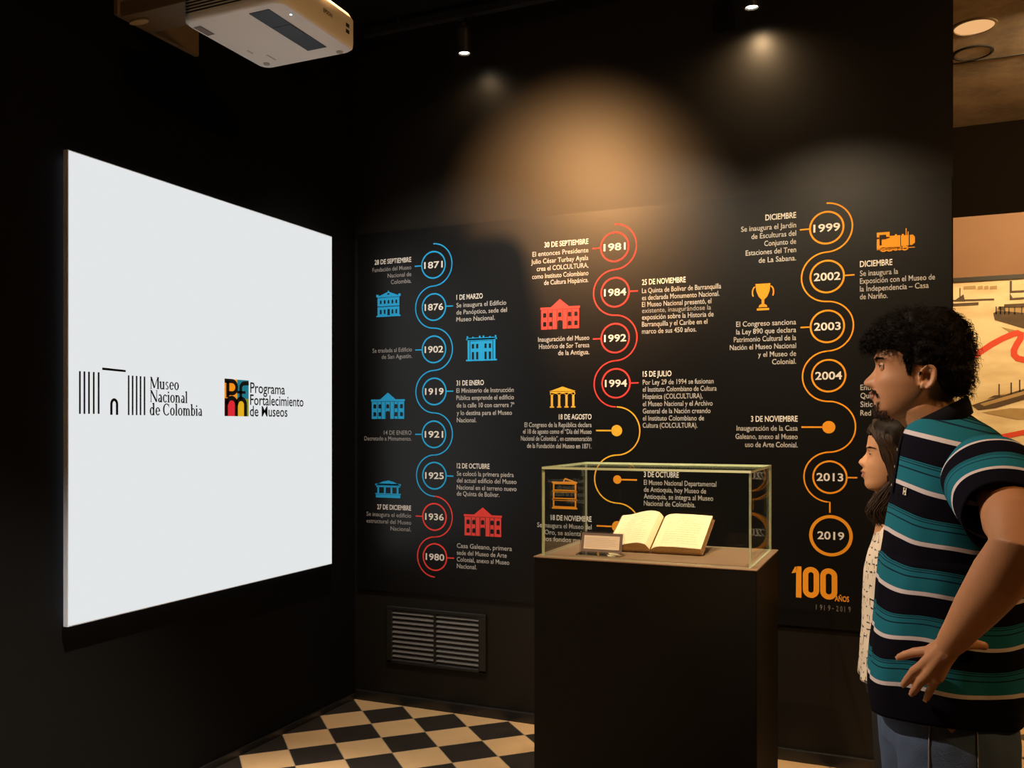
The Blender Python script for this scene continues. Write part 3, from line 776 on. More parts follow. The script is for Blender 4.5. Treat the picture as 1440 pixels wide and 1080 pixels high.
b.build('anniversary_years', M['grey_ink'], panel)
# faint swirl beside it
# icons ---------------------------------------------------------------------
def icon(x0, y0, x1, y1, ink, draw):
    """draw(fill, hole) in a unit box, x right, y up"""
    yc = (y0 + y1) / 2; ul, ur = TL.uv(x0, yc)[0], TL.uv(x1, yc)[0]; xm = (x0 + x1) / 2
    vt_, vb_ = TL.uv(xm, y0)[1], TL.uv(xm, y1)[1]; b = MB()
    f = lambda p: (ul + (ur - ul) * p[0], vb_ + (vt_ - vb_) * p[1])
    def fill(*pts): TL.poly(b, [f(p) for p in pts], .0012, 0)
    def hole(*pts): TL.poly(b, [f(p) for p in pts], .0017, 1)
    def fr(a, c, d, e): fill((a, c), (d, c), (d, e), (a, e))
    def hr(a, c, d, e): hole((a, c), (d, c), (d, e), (a, e))
    def ha(a, c, d, e):
        r = (d - a) / 2; hole((a, c), (d, c), (d, e - r * .8), *[(a + r + r * math.cos(t), e - r * .8 + r * .8 * math.sin(t)) for t in np.linspace(.3, PI - .3, 6)], (a, e - r * .8))
    def st(path, w): TL.strip(b, [f(p) for p in path], w)
    draw(fill, hole, fr, hr, ha, st)
    return b.build('pictogram', [INK[ink], M['panel']], panel)
def gabled(fill, hole, fr, hr, ha, st):
    fr(0, 0, 1, .05); fr(.05, .05, .95, .76); fr(0, .76, 1, .81); fill((.12, .81), (.88, .81), (.5, .96)); fr(.48, .95, .52, 1); fr(.0, .81, .1, .86); fr(.9, .81, 1, .86)
    hr(.05, .38, .95, .405); hr(.05, .735, .95, .75); hr(.03, .05, .05, .7); hr(.95, .05, .97, .7)
    hole(*[(.5 + .05 * math.cos(t), .87 + .035 * math.sin(t)) for t in np.linspace(0, 2 * PI, 10)[:-1]])
    for i in range(5):
        x = .15 + i * .16; ha(x, .5, x + .07, .64)
        if i != 2: ha(x, .11, x + .07, .28)
    ha(.46, .05, .56, .3)
def fort(fill, hole, fr, hr, ha, st):
    fr(0, 0, 1, .06); fr(.05, .06, .95, .93); fr(0, .84, 1, .90); fr(.02, .9, .07, 1); fr(.93, .9, .98, 1); fr(.42, .93, .47, 1); fr(.54, .93, .59, 1); fr(.2, .93, .25, .97); fr(.75, .93, .8, .97)
    hr(.12, .06, .14, .82); hr(.86, .06, .88, .82); hr(.14, .80, .86, .815)
    for x in (.19, .33, .60, .74): hr(x, .5, x + .07, .68); hr(x, .06, x + .07, .36)
def palace(fill, hole, fr, hr, ha, st):
    fr(.02, 0, .98, .66); fr(0, .66, 1, .74); fill((.27, .74), (.73, .74), (.5, 1))
    hr(.0, .655, 1, .665)
    for x in (.19, .3, .42, .56, .68, .79): hr(x, 0, x + .014, .64)
    for i, x in enumerate((.07, .225, .455, .70, .86)):
        ha(x, .40, x + .085, .56)
        if i != 2: ha(x, .10, x + .085, .26)
    ha(.44, 0, .56, .3)
def pavilion(fill, hole, fr, hr, ha, st):
    fill((.02, .72), (.98, .72), (.70, .93), (.5, .99), (.30, .93)); fr(0, .70, 1, .80); fr(.04, .6, .96, .68)
    for x in (.08, .34, .60, .84): fr(x, .25, x + .07, .62)
    fr(.02, 0, .98, .18); fr(0, .19, 1, .25); hr(.02, .175, .98, .19)
def temple(fill, hole, fr, hr, ha, st):
    fill((0, .78), (1, .78), (.5, 1)); fr(.03, .70, .97, .76); fr(.05, .66, .95, .70)
    for x in (.06, .335, .61, .865):
        fr(x, .05, x + .085, .68); fr(x - .04, 0, x + .125, .06); fr(x - .03, .62, x + .115, .70)
def storeys(fill, hole, fr, hr, ha, st):
    fr(0, 0, 1, .05); fr(.04, .05, .96, .83); fr(0, .83, 1, .87); fill((.42, .87), (.52, 1), (.98, .87)); hole((.49, .885), (.53, .95), (.8, .885))
    for y in (.09, .36, .62):
        hr(.1, y, .90, y + .17)
        for k in range(6): fr(.14 + k * .13, y, .14 + k * .13 + .06, y + .10 + .05 * (k % 2))
    fr(0, .28, 1, .32); fr(0, .55, 1, .58)
def trophy(fill, hole, fr, hr, ha, st):
    fill((.16, 1), (.84, 1), (.80, .72), (.70, .52), (.56, .40), (.44, .40), (.30, .52), (.20, .72)); fr(.44, .22, .56, .42); fill((.30, .12), (.70, .12), (.66, .20), (.56, .24), (.44, .24), (.34, .20)); fr(.22, 0, .78, .08)
    for s_ in (1, -1):
        st([(.5 + s_ * (.33 + .15 * math.sin(a)) if a > .4 else .5 + s_ * .36, .68 + .22 * math.cos(a)) for a in np.linspace(0, 2.3, 12)], .0055)
def train(fill, hole, fr, hr, ha, st):
    fr(0, .12, .62, .66); fr(0, .6, .34, .9); hr(.07, .28, .13, .78); hr(.13, .56, .25, .78); fr(.64, .18, .84, .68); fr(.34, .66, .62, .7)
    fill((.87, .2), (.93, .2), (1, .3), (1, .56), (.95, .68), (.87, .68)); fr(.76, .68, .785, 1); fr(.81, .68, .835, .84); fr(.66, .68, .71, .74); fr(.48, .7, .53, .76)
    fr(0, .07, 1, .10)
    for x, r in ((.18, .075), (.34, .075), (.50, .055), (.61, .055), (.74, .075)):
        st([(x + r * math.cos(t), .07 + r * 1.7 * math.sin(t) * .6) for t in np.linspace(0, 2 * PI, 16)], .006)
icon(529.4, 408.6, 563.6, 445.2, 'b', gabled)
icon(655.6, 472, 699, 507.4, 'b', fort)
icon(522, 552, 569.5, 589, 'b', palace)
icon(528, 675.4, 563.8, 700, 'b', pavilion)
icon(652.5, 713.5, 706, 754, 'r', palace)
icon(760, 420.5, 815.5, 462.5, 'r', palace)
icon(772.5, 543.6, 809.8, 573.2, 'y', temple)
icon(776.3, 671.9, 811.9, 715.8, 'o', storeys)
icon(1057.6, 398.9, 1088.5, 436.4, 'o', trophy)
icon(1233, 322.3, 1286.6, 351.9, 'o', train)

# ------------------------------------------------------------------ ventilation grille
ga, gb = on_y(545.3, 845, YB), on_y(684.8, 957, YB)
gx0, gx1, gz0, gz1 = ga.x, gb.x, .232, .512
gr = thing('ventilation_grille', 'black louvred ventilation grille low on the wall beneath the timeline', 'grille', ((gx0 + gx1) / 2, YB, gz0))
sx0, sx1 = on_y(553.5, 890, YB).x, on_y(674.5, 900, YB).x
sz1, sz0 = on_y(554, 857, YB).z, on_y(554, 931, YB).z
b = MB()
for lo, hi in (((gx0, gz0), (gx1, sz0)), ((gx0, sz1), (gx1, gz1)), ((gx0, sz0), (sx0, sz1)), ((sx1, sz0), (gx1, sz1))):
    b.box((lo[0], YB - .016, lo[1]), (hi[0], YB, hi[1]))
b.build('frame', M['trim'], gr, bevel=.003)
xm = on_y(613.2, 895, YB).x
b = MB(); b.box((xm - .007, YB - .014, sz0), (xm + .007, YB - .001, sz1)); b.build('mullion', M['trim'], gr)
b = MB(); b.box((sx0, YB - .003, sz0), (sx1, YB - .001, sz1)); b.build('backing', M['black_plastic'], gr)
for (c0, c1_) in ((sx0, xm - .007), (xm + .007, sx1)):
    b = MB(); n = 11; h = (sz1 - sz0) / n
    for k in range(n):
        z = sz0 + h * (k + .5)
        b.obox(((c0 + c1_) / 2, YB - .008, z), ((c1_ - c0) / 2, 0, 0), (0, .0052, .0055), (0, -.0008, .0008))
    b.build('louvre_slats', M['slat'], gr)

# ------------------------------------------------------------------ plinth, glass case, book, label
PX0, PX1, PY0, PY1, PZ = -1.205, -.437, 2.952, 3.468, .993
pl = thing('display_plinth', 'tall black plinth carrying the glass display case', 'plinth', ((PX0 + PX1) / 2, (PY0 + PY1) / 2, 0))
b = MB(); b.box((PX0, PY0, 0), (PX1, PY1, PZ - .004)); b.build('body', M['plinth'], pl, bevel=.003)
b = MB(); b.box((PX0 - .002, PY0 - .002, PZ - .005), (PX1 + .002, PY1 + .002, PZ)); b.build('top_board', M['plinth_top'], pl, bevel=.0015)
GX0, GX1, GY0, GY1, GZ1, GT = -1.183, -.458, 2.972, 3.452, 1.308, .008
gc = thing('glass_case', 'clear glass display case with pale green edges on the black plinth', 'display case', ((GX0 + GX1) / 2, (GY0 + GY1) / 2, PZ))
def pane(lo, hi, thin):
    """glass sheet: the two big faces clear, the four narrow ones green"""
    b = MB(); b.box(lo, hi)
    fo = {'z': (0, 1), 'y': (2, 4), 'x': (3, 5)}[thin]
    b.m = [0 if i in fo else 1 for i in range(6)]
    return b.build('glass_pane', [M['glass'], M['glass_edge']], gc)
z0 = PZ + .0005
pane((GX0, GY0, z0), (GX1, GY0 + GT, GZ1 - GT), 'y')
pane((GX0, GY1 - GT, z0), (GX1, GY1, GZ1 - GT), 'y')
pane((GX0, GY0 + GT, z0), (GX0 + GT, GY1 - GT, GZ1 - GT), 'x')
pane((GX1 - GT, GY0 + GT, z0), (GX1, GY1 - GT, GZ1 - GT), 'x')
pane((GX0, GY0, GZ1 - GT + .0003), (GX1, GY1, GZ1), 'z')

# book cradle and open book, tilted 25 degrees
AL = math.radians(25)
BO = Vector((-.846, 3.185, PZ + .0005))
def bk(u, v, w): return BO + Vector((u, v * math.cos(AL) - w * math.sin(AL), .004 + v * math.sin(AL) + w * math.cos(AL)))
cr = thing('book_cradle', 'dark wedge shaped stand propping up the open book', 'book stand', BO + Vector((0, .12, 0)))
b = MB()
P = [BO + Vector(p) for p in ((-.13, .02, 0), (.15, .02, 0), (.15, .21, 0), (-.13, .21, 0))]
def cu(x, y): return Vector((x, y, max(.002, y * math.tan(AL) - .004)))
Q = [BO + cu(x, y) for x, y in ((-.13, .02), (.15, .02), (.15, .205), (-.13, .205))]
b.add(P + Q, [(0, 3, 2, 1), (4, 5, 6, 7), (0, 1, 5, 4), (1, 2, 6, 5), (2, 3, 7, 6), (3, 0, 4, 7)]); b.build('wedge', M['plinth'], cr)
book = thing('open_book', 'old open book with cream handwritten pages inside the glass case', 'book', BO)
LBK = .232
b = MB(); b.box((0, 0, 0), (1, 1, 1)); b = MB()
for (a, c) in ((-.172, -.010), (.010, .190)):
    vs = [bk(a, -.004, 0), bk(c, -.004, 0), bk(c, LBK + .006, 0), bk(a, LBK + .006, 0), bk(a, -.004, .0035), bk(c, -.004, .0035), bk(c, LBK + .006, .0035), bk(a, LBK + .006, .0035)]
    b.add(vs, [(0, 3, 2, 1), (4, 5, 6, 7), (0, 1, 5, 4), (1, 2, 6, 5), (2, 3, 7, 6), (3, 0, 4, 7)])
b.add([bk(-.010, -.004, 0), bk(.010, -.004, 0), bk(.010, LBK + .006, 0), bk(-.010, LBK + .006, 0)], [(0, 1, 2, 3)])
b.build('cover', M['cover'], book)
def block(prof, nm):
    """page block: bottom at .0035, top profile (u, w)"""
    b = MB(); n = len(prof)
    top0 = [bk(u, 0, w) for u, w in prof]; top1 = [bk(u, LBK, w) for u, w in prof]
    bot0 = [bk(u, 0, .0036) for u, w in prof]; bot1 = [bk(u, LBK, .0036) for u, w in prof]
    vs = top0 + top1 + bot0 + bot1
    for i in range(n - 1):
        pass
    b.add(vs, [(i, i + 1, n + i + 1, n + i) for i in range(n - 1)], 0)
    b.add(vs, [(2 * n + i, 2 * n + i + 1, i + 1, i) for i in range(n - 1)] + [(n + i, n + i + 1, 3 * n + i + 1, 3 * n + i) for i in range(n - 1)] + [(0, n, 3 * n, 2 * n), (n - 1, 3 * n - 1, 4 * n - 1, 2 * n - 1)], 1)
    return b.build(nm, [M['page'], M['page_edge']], book, smooth=False)
lp = pchip([-.165, -.13, -.085, -.045, -.018, -.003], [.010, .016, .030, .037, .032, .012])
rp = pchip([.003, .02, .05, .09, .14, .184], [.012, .023, .027, .027, .0255, .0235])
PL = [(u, lp(u)) for u in np.linspace(-.165, -.003, 24)]; PR = [(u, rp(u)) for u in np.linspace(.003, .184, 20)]
block(PL, 'left_pages'); block(PR, 'right_pages')
for prof, a0, a1 in ((lp, -.150, -.03), (rp, .03, .168)):
    b = MB(); rr = random.Random(3)
    for k in range(13):
        v = LBK - .022 - k * .0155; x = a0 + rr.random() * .006
        while x < a1 - .012:
            w = .004 + rr.random() * .014; e = min(x + w, a1)
            seg = np.linspace(x, e, 4)
            vs = [bk(u, v + .0008 * rr.random(), prof(u) + .0006) for u in seg] + [bk(u, v + .0026, prof(u) + .0006) for u in seg]
            b.add(vs, [(i, i + 1, 5 + i, 4 + i) for i in range(3)]); x = e + .003 + (.02 if rr.random() < .08 else 0)
    b.build('handwriting', M['script_ink'], book)

# label stand
lb = on_z(845, 781, PZ); lb.y = 3.062
st_ = thing('label_stand', 'small clear stand holding a pale caption card beside the open book', 'label', (lb.x, lb.y, PZ + .0005))
zz = PZ + .0007
hw, hh, tl_ = .076, .070, math.radians(14)
def lp3(u, v, w): return Vector((lb.x + u, lb.y + .002 + v * math.sin(tl_) - w * math.cos(tl_), zz + .006 + v * math.cos(tl_) + w * math.sin(tl_)))
def slab(b, u0_, u1_, v0_, v1_, w0_, w1_, mi=0):
    vs = [lp3(u, v, w) for w in (w0_, w1_) for (u, v) in ((u0_, v0_), (u1_, v0_), (u1_, v1_), (u0_, v1_))]
    b.add(vs, [(0, 3, 2, 1), (4, 5, 6, 7), (0, 1, 5, 4), (1, 2, 6, 5), (2, 3, 7, 6), (3, 0, 4, 7)], mi)
b = MB(); b.box((lb.x - hw - .006, lb.y - .035, zz), (lb.x + hw + .006, lb.y + .03, zz + .006)); b.build('base', M['acrylic'], st_, bevel=.001)
b = MB(); slab(b, -hw - .006, hw + .006, 0, hh + .006, -.003, 0); b.build('back_plate', M['acrylic'], st_)
b = MB(); slab(b, -hw, hw, .004, hh + .002, .0005, .002); b.build('mount', M['mauve'], st_)
b = MB(); slab(b, -hw + .010, hw - .010, .014, hh - .008, .0024, .0030); card = b.build('caption_card', M['card'], st_)
b = MB()
for k in range(6):
    v = hh - .018 - k * .0062; slab(b, -hw + .016, hw - .018 - (.03 if k in (0, 5) else .004 * (k % 3)), v, v + .0010, .0031, .0033)
b.build('caption_lines', M['card_ink'], card)

# ------------------------------------------------------------------ ceiling projector on its wall mount
QX0, QX1, QY0, QY1, QZ0, QZ1 = -2.262, -1.838, 2.355, 2.800, 2.820, 2.945
def qz(px, py, z=QZ0): return on_z(px, py, z)
pr = thing('projector', 'white short throw projector hanging beneath the ceiling, its underside showing', 'projector', ((QX0 + QX1) / 2, (QY0 + QY1) / 2, QZ1))
def rrect(x0, x1, y0_, y1_, r, z, n=6):
    pts = []
    for cx, cy, a0 in ((x1 - r, y1_ - r, 0), (x0 + r, y1_ - r, PI / 2), (x0 + r, y0_ + r, PI), (x1 - r, y0_ + r, 1.5 * PI)):
        for k in range(n + 1):
            a = a0 + PI / 2 * k / n; pts.append((cx + r * math.cos(a), cy + r * math.sin(a), z))
    return pts
b = MB()
b.loft([rrect(QX0 + .012, QX1 - .012, QY0 + .012, QY1 - .012, .035, QZ0), rrect(QX0 + .002, QX1 - .002, QY0 + .002, QY1 - .002, .042, QZ0 + .008), rrect(QX0, QX1, QY0, QY1, .045, QZ0 + .022),
        rrect(QX0, QX1, QY0, QY1, .045, QZ1 - .02), rrect(QX0 + .012, QX1 - .012, QY0 + .012, QY1 - .012, .04, QZ1)])
body = b.build('housing', M['proj'], pr, smooth=False)
for p in body.data.polygons: p.use_smooth = len(p.vertices) == 4
# glass window in the underside (long way along the wall)
wa = [qz(349.5, 20), qz(374, 12.5), qz(460, 64), qz(436.5, 72)]
wx0, wx1 = (wa[0].x + wa[3].x) / 2, (wa[1].x + wa[2].x) / 2; wy0, wy1 = (wa[0].y + wa[1].y) / 2, (wa[2].y + wa[3].y) / 2
b = MB(); b.box((wx0, wy0, QZ0 - .0015), (wx1, wy1, QZ0 + .002)); b.build('lens_window', mat('smoked_window', (.008, .009, .011), .35, spec=.2), pr)
b = MB(); ly = wy0 + (wy1 - wy0) * .52; b.box((wx0 + .004, ly - .05, QZ0 - .0022), (wx1 - .004, ly + .035, QZ0 - .0016)); b.build('lens_aperture', mat('deep_lens', (.016, .016, .019), .35, spec=.2), pr)
b = MB(); c = qz(409, 20.5); b.ball((c.x, c.y, QZ0), (.0045, .0045, .002), 8); b.build('status_light', M['led'], pr)
# vents on the side that faces the camera
b = MB()
for k in range(8):
    z = QZ0 + .027 + k * .0105; b.box((QX0 + .030, QY0 - .0012, z), (QX1 - .14, QY0 + .001, z + .0045))
b.build('vent_slots', M['black_plastic'], pr)
b = MB(); a1, a2 = qz(283, 46.5), qz(303, 56)
b.add([(x, y, QZ0 - .0008) for x, y in ((QX0 + .020, QY0 + .045), (QX0 + .020, QY0 + .115), (QX0 + .052, QY0 + .115), (QX0 + .052, QY0 + .045))], [(0, 1, 2, 3)])
lab_ = b.build('rating_sticker', mat('dark_sticker', (.09, .075, .08), .5), pr)
b = MB()
for k in range(3):
    x = QX0 + .026 + k * .008; b.add([(x, QY0 + .05, QZ0 - .0012), (x, QY0 + .110, QZ0 - .0012), (x + .0025, QY0 + .110, QZ0 - .0012), (x + .0025, QY0 + .05, QZ0 - .0012)], [(0, 1, 2, 3)])
b.build('sticker_lines', M['card_ink'], lab_)
# small marks: maker name on the side face, two ports, faint emboss underneath
def side_text(s, yc, z, w, cap):
    vs, fs = text2d(s, .02); xs = [p[0] for p in vs]; a, c = min(xs), max(xs)
    b = MB(); b.add([(QX1 + .0008, yc - w / 2 + (x - a) / (c - a) * w, z - y / CAP * cap + cap) for x, y in vs], fs); return b
b = MB(); vs, fs = text2d('EPSON', .02); xs = [p[0] for p in vs]; a, c = min(xs), max(xs)
b.add([(QX1 + .0008, 2.585 + (x - a) / (c - a) * .052, QZ0 + .058 + y / CAP * .013) for x, y in vs], fs); b.build('maker_lettering', M['black_plastic'], pr)
b = MB()
for z in (.042, .064): b.box((QX1 - .001, 2.722, QZ0 + z), (QX1 + .001, 2.742, QZ0 + z + .013))
b.build('sensor_window', M['black_plastic'], pr)
b = MB()
pg_ = mat('pale_grey_mark', (.5, .48, .46), .5)
for (u, v, l) in ((.10, .33, .05), (.06, .27, .03)):
    b = MB(); b.box((QX0 + u, QY0 + v, QZ0 - .0008), (QX0 + u + .006, QY0 + v + l, QZ0)); b.build('embossed_mark', pg_, pr)
for fx, fy in ((QX0 + .05, QY1 - .05), (QX1 - .06, QY1 - .03)):
    b = MB(); b.loft([[(fx + .012 * math.cos(t) , fy + .012 * math.sin(t), z) for t in np.linspace(0, 2 * PI, 15)[:-1]] for z in (QZ0 - .003, QZ0 + .002)]); b.build('foot', mat('grey_rubber', (.42, .40, .38), .7), pr)
# wall mount
wm = thing('wall_mount_arm', 'tan metal arm and wall plate that carry the white projector', 'bracket', (XL, 2.6, 2.97))
b = MB(); b.box((XL, 2.48, 2.98), (XL + .022, 2.90, 3.40)); b.build('wall_plate', M['tan_metal'], wm, bevel=.003)
b = MB(); b.box((XL + .022, 2.49, 2.97), (-1.93, 2.64, 3.03)); b.build('arm', M['tan_metal'], wm, bevel=.004)
b = MB(); b.box((-2.22, 2.515, 2.9685), (-2.02, 2.615, 2.9705)); b.build('slot', M['black_plastic'], wm)
b = MB(); b.box((-2.20, 2.45, QZ1), (-1.93, 2.70, 2.9695)); b.build('projector_plate', M['black_metal'], wm, bevel=.003)
b = MB(); b.loft([[(-2.63 + .045 * math.cos(t), 2.535 + .018 * math.sin(t), z) for t in np.linspace(0, 2 * PI, 25)[:-1]] for z in (2.962, 2.970)]); b.build('pale_oval', mat('pale_tan', (.50, .38, .22), .5), wm)  # flat pale tan oval under the arm near the wall
b = MB(); b.tube([(-2.46, 2.60, 2.972), (-2.42, 2.61, 2.963), (-2.36, 2.60, 2.960), (-2.30, 2.59, 2.963)], .007, 8); b.box((-2.36, 2.585, 2.952), (-2.33, 2.615, 2.97)); b.build('cable', M['black_plastic'], wm, smooth=False)

# ------------------------------------------------------------------ mural in the next room
MYP = YF - .03
MU = Sheet('y', MYP)
mx0, mx1 = on_y(1338, 400, MYP).x - .25, 3.6
mzt = on_y(1347, 306, MYP).z; mzl = on_y(1347, 391, MYP).z; mzb = .35
mu = thing('wall_mural', 'warm lit sepia harbour photograph with ships and a red route line', 'mural', (1.8, MYP, mzb))
b = MB(); b.box((mx0, MYP, mzb), (mx1, YF - .001, mzt)); b.build('board', M['mural'], mu)
b = MB(); b.add([MU.pt(u, v, .002) for u, v in ((mx0, mzl), (mx1, mzl), (mx1, mzt), (mx0, mzt))], [(0, 1, 2, 3)]); b.build('orange_band', M['mural_band'], mu)
b = MB(); b.box((mx0, MYP - .012, mzl - .03), (mx1, MYP, mzl)); b.build('black_rule', M['trim'], mu)
def mpoly(b, pts, lift=.003, mi=0): MU.poly(b, [MU.uv(*p) for p in pts], lift, mi)
def mstrip(b, pts, w, lift=.003): MU.strip(b, [MU.uv(*p) for p in pts], w, lift)
b = MB()   # big steamer, upper right
mpoly(b, [(1399, 450), (1440, 462), (1500, 470), (1500, 440), (1440, 440), (1405, 437), (1397, 440)])
mpoly(b, [(1412, 428), (1500, 424), (1500, 431), (1412, 433)])
mpoly(b, [(1420, 412), (1440, 411), (1440, 408), (1423, 409), (1423, 395), (1420, 395), (1420, 422), (1440, 421), (1440, 418), (1424, 419)])
for x in (1400, 1406, 1412, 1418, 1426, 1436, 1446, 1458, 1470, 1484): mpoly(b, [(x, 431), (x + 1.6, 431), (x + 1.6, 442), (x, 442)])
mpoly(b, [(1404, 431), (1412, 431), (1412, 437), (1404, 436)])
b.build('steamer', M['mural_dark'], mu)
b = MB(); mpoly(b, [(1402, 433), (1500, 433), (1500, 442), (1402, 440)], .0025); mpoly(b, [(1408, 460), (1500, 480), (1500, 492), (1425, 470)], .0025); b.build('steamer_tint', M['mural_mid'], mu)
b = MB(); mpoly(b, [(1340, 427), (1376, 425), (1376, 429), (1340, 431)]); mpoly(b, [(1340, 424), (1355, 414), (1357, 424)], .0032); mstrip(b, [(1340, 423), (1398, 421)], .012); mstrip(b, [(1350, 424), (1350, 405)], .006); b.build('far_boat', M['mural_dark'], mu)
b = MB(); mpoly(b, [(1366, 570), (1390, 562), (1420, 553), (1500, 528), (1500, 546), (1440, 562), (1400, 574), (1376, 577)]); 
mpoly(b, [(1388, 561), (1398, 556), (1410, 555), (1416, 552), (1402, 558)], .0032)
for x, yy in ((1405, 540), (1422, 538), (1434, 534), (1446, 530)): mstrip(b, [(x, yy), (x, yy + 18)], .008)
b.build('paddle_boat', M['mural_dark'], mu)
b = MB(); mpoly(b, [(1378, 568), (1436, 551), (1500, 533), (1500, 537), (1436, 556), (1384, 571)], .0036); mpoly(b, [(1380, 580), (1420, 574), (1460, 575), (1500, 566), (1500, 590), (1430, 590)], .0024); b.build('paddle_boat_deck', M['mural_mid'], mu)
b = MB(); mstrip(b, [(1352, 512), (1366, 503), (1380, 494), (1395, 484), (1410, 476), (1424, 470), (1431, 468), (1435, 470), (1435, 476), (1430, 484), (1426, 492), (1426, 499), (1431, 504), (1440, 506), (1455, 505), (1475, 498), (1500, 480)], .040)
b.build('red_route_line', M['mural_red'], mu)
b = MB(); mstrip(b, [(1380, 622), (1410, 614), (1440, 608), (1470, 603), (1500, 600)], .034); b.build('red_route_line', M['mural_red'], mu)
b = MB(); mstrip(b, [(1345, 661), (1500, 655)], .012); b.build('lower_rule', M['mural_dark'], mu)
b = MB()
for x0_, x1_ in ((1355, 1372), (1375, 1382), (1384, 1390), (1392, 1402)): mstrip(b, [(x0_, 405), (x1_, 404)], .022)
b.build('caption', M['mural_mid'], mu)

# ------------------------------------------------------------------ people
def gauss(d, s): return math.exp(-(d / s) ** 2)
class Head:
    """head facing -X whose side outline was measured at plane y = yp (photo pixels), as a grid surface"""
    def __init__(s, yp, rows, ref, cx, nose, lips, eye, kz):
        s.y = yp; s.ref = ref; s.k = kz
        py = [r[0] for r in rows]
        s.f, s.b, s.w, s.e = (pchip(py, [r[i] for r in rows]) for i in (1, 2, 3, 4))
        s.py0, s.py1, s.cx = py[0], py[-1], cx
        s.nose = pchip([a for a, _ in nose], [c for _, c in nose]); s.nose_rng = (nose[0][0], nose[-1][0])
        s.lips = pchip([a for a, _ in lips], [c for _, c in lips]); s.lips_rng = (lips[0][0], lips[-1][0])
        s.eye = eye
        r = ray(ref, 600); k = yp / r.y; s.D = k
        s.mx = (on_y(ref + 1, 600, yp).x - on_y(ref - 1, 600, yp).x) / 2     # metres per pixel across
        s.mz = k / F_PX                                                      # metres per pixel down
    def X(s, px): return on_y(s.ref, 600, s.y).x + (px - s.ref) * s.mx
    def Z(s, py): return CAMH + (600 - py) * s.mz
    def P(s, py, th, off=0.0):
        """surface point at photo row py, angle th from the face midline; off pushes it outwards"""
        f, b, w, e = s.f(py), s.b(py), s.w(py), s.e(py)
        c, sn = math.cos(th), math.sin(th)
        p = 2 / e
        lat = (w + off) * (abs(sn) ** (p if c > 0 else .95)) * (1 if sn >= 0 else -1)
        cxp = min(max(s.cx, f + .30 * (b - f)), f + .62 * (b - f))
        xc = s.X(cxp)
        if c > 0: x = xc - (xc - s.X(f) + off) * abs(c) ** p
        else: x = xc + (s.X(b) - xc + off) * abs(c) ** .95
        z = s.Z(py)
        if c > 0:
            if s.nose_rng[0] < py < s.nose_rng[1]:
                n = s.nose(py); t = (py - s.nose_rng[0]) / (s.nose_rng[1] - s.nose_rng[0])
                sg = (.0078 + .0120 * max(0, t - .35) / .65) * s.k
                x -= n * s.mx * gauss(lat, sg)
                if t > .55: x -= .006 * s.k * math.sin((t - .55) / .45 * PI) * (gauss(abs(lat) - .0135 * s.k, .0055 * s.k))
            if s.lips_rng[0] < py < s.lips_rng[1]:
                x -= s.lips(py) * s.mx * gauss(lat, .019 * s.k)
            ey = s.eye[1]
            dz = (py - ey) * s.mz
            # sockets, brow, cheek bones
            g = gauss(abs(lat) - .031 * s.k, .0155 * s.k)
            x += .0092 * s.k * g * gauss(dz, .0115 * s.k)
            x -= .0045 * s.k * gauss(abs(lat) - .028 * s.k, .020 * s.k) * gauss(dz + .0 - (-.0205 * s.k), .0075 * s.k)
            x -= .0045 * s.k * gauss(abs(lat) - .044 * s.k, .018 * s.k) * gauss(dz - .030 * s.k, .015 * s.k)
        return Vector((x, s.y + lat, z))
    def mesh(s, mb, nr=92, nt=88):
        rings = []
        for i in range(nr):
            t = i / (nr - 1); py = s.py0 + (s.py1 - s.py0) * (t if t > .06 else t * t / .06)
            ring = []
            for j in range(nt):
                u = j / nt * 2 * PI; th = u - .42 * math.sin(u)
                ring.append(s.P(py, th))
            rings.append(ring)
        mb.loft(rings)
    def patch(s, mb, py0, py1, t0, t1, n=10, m=14, off=.0015, mi=0, edge=None):
        vs = []
        for i in range(n):
            for j in range(m):
                a, c = i / (n - 1), j / (m - 1)
                py = py0 + (py1 - py0) * a; th = t0 + (t1 - t0) * c
                if edge: py, th = edge(a, c)
                vs.append(s.P(py, th, off))
        mb.add(vs, [(i * m + j, i * m + j + 1, (i + 1) * m + j + 1, (i + 1) * m + j) for i in range(n - 1) for j in range(m - 1)], mi)

def ear(mb, c, h, w, side, tilt=.25):
    """outer ear: rim, bowl, lobe; side -1 is towards -Y"""
    c = Vector(c)
    def q(a, b_, o): # a forward(-X) to back(+X), b_ up, o outwards
        x = a * math.cos(tilt) + b_ * math.sin(tilt); z = -a * math.sin(tilt) * .6 + b_
        return c + Vector((x, side * (o + (a + w * .5) * .26), z))
    rim = []
    for t in np.linspace(-2.5, 2.2, 22):
        rim.append(q(w * .42 * math.cos(t * .9 - .0) + (0), h * .46 * math.sin(t * .9 + .12), .006))
    rim = [q(w * .46 * math.cos(t), h * .47 * math.sin(t), .009) for t in np.linspace(2.75, -1.2, 22)]
    mb.tube(rim, [.0040] * 22, 8)
    mb.tube([q(w * .25 * math.cos(t) + .002, h * .28 * math.sin(t), .006) for t in np.linspace(1.9, -1.6, 12)], .0034, 8)
    mb.tube([q(-w * .1, -h * .30, .004), q(-w * .16, -h * .42, .005)], [.0065, .0055], 10)
    mb.tube([q(w * .2, -h * .25, .004), q(-w * .1, -h * .42, .005)], [.005, .005], 10)
    mb.tube([q(-w * .42, .004, .003), q(-w * .40, -h * .16, .004)], [.0045, .004], 8)
    for a in np.linspace(-.3, .35, 5):
        mb.tube([q(w * a, h * .36 * (1 - abs(a)), -.002), q(w * a, -h * .30, -.002)], .004, 8)

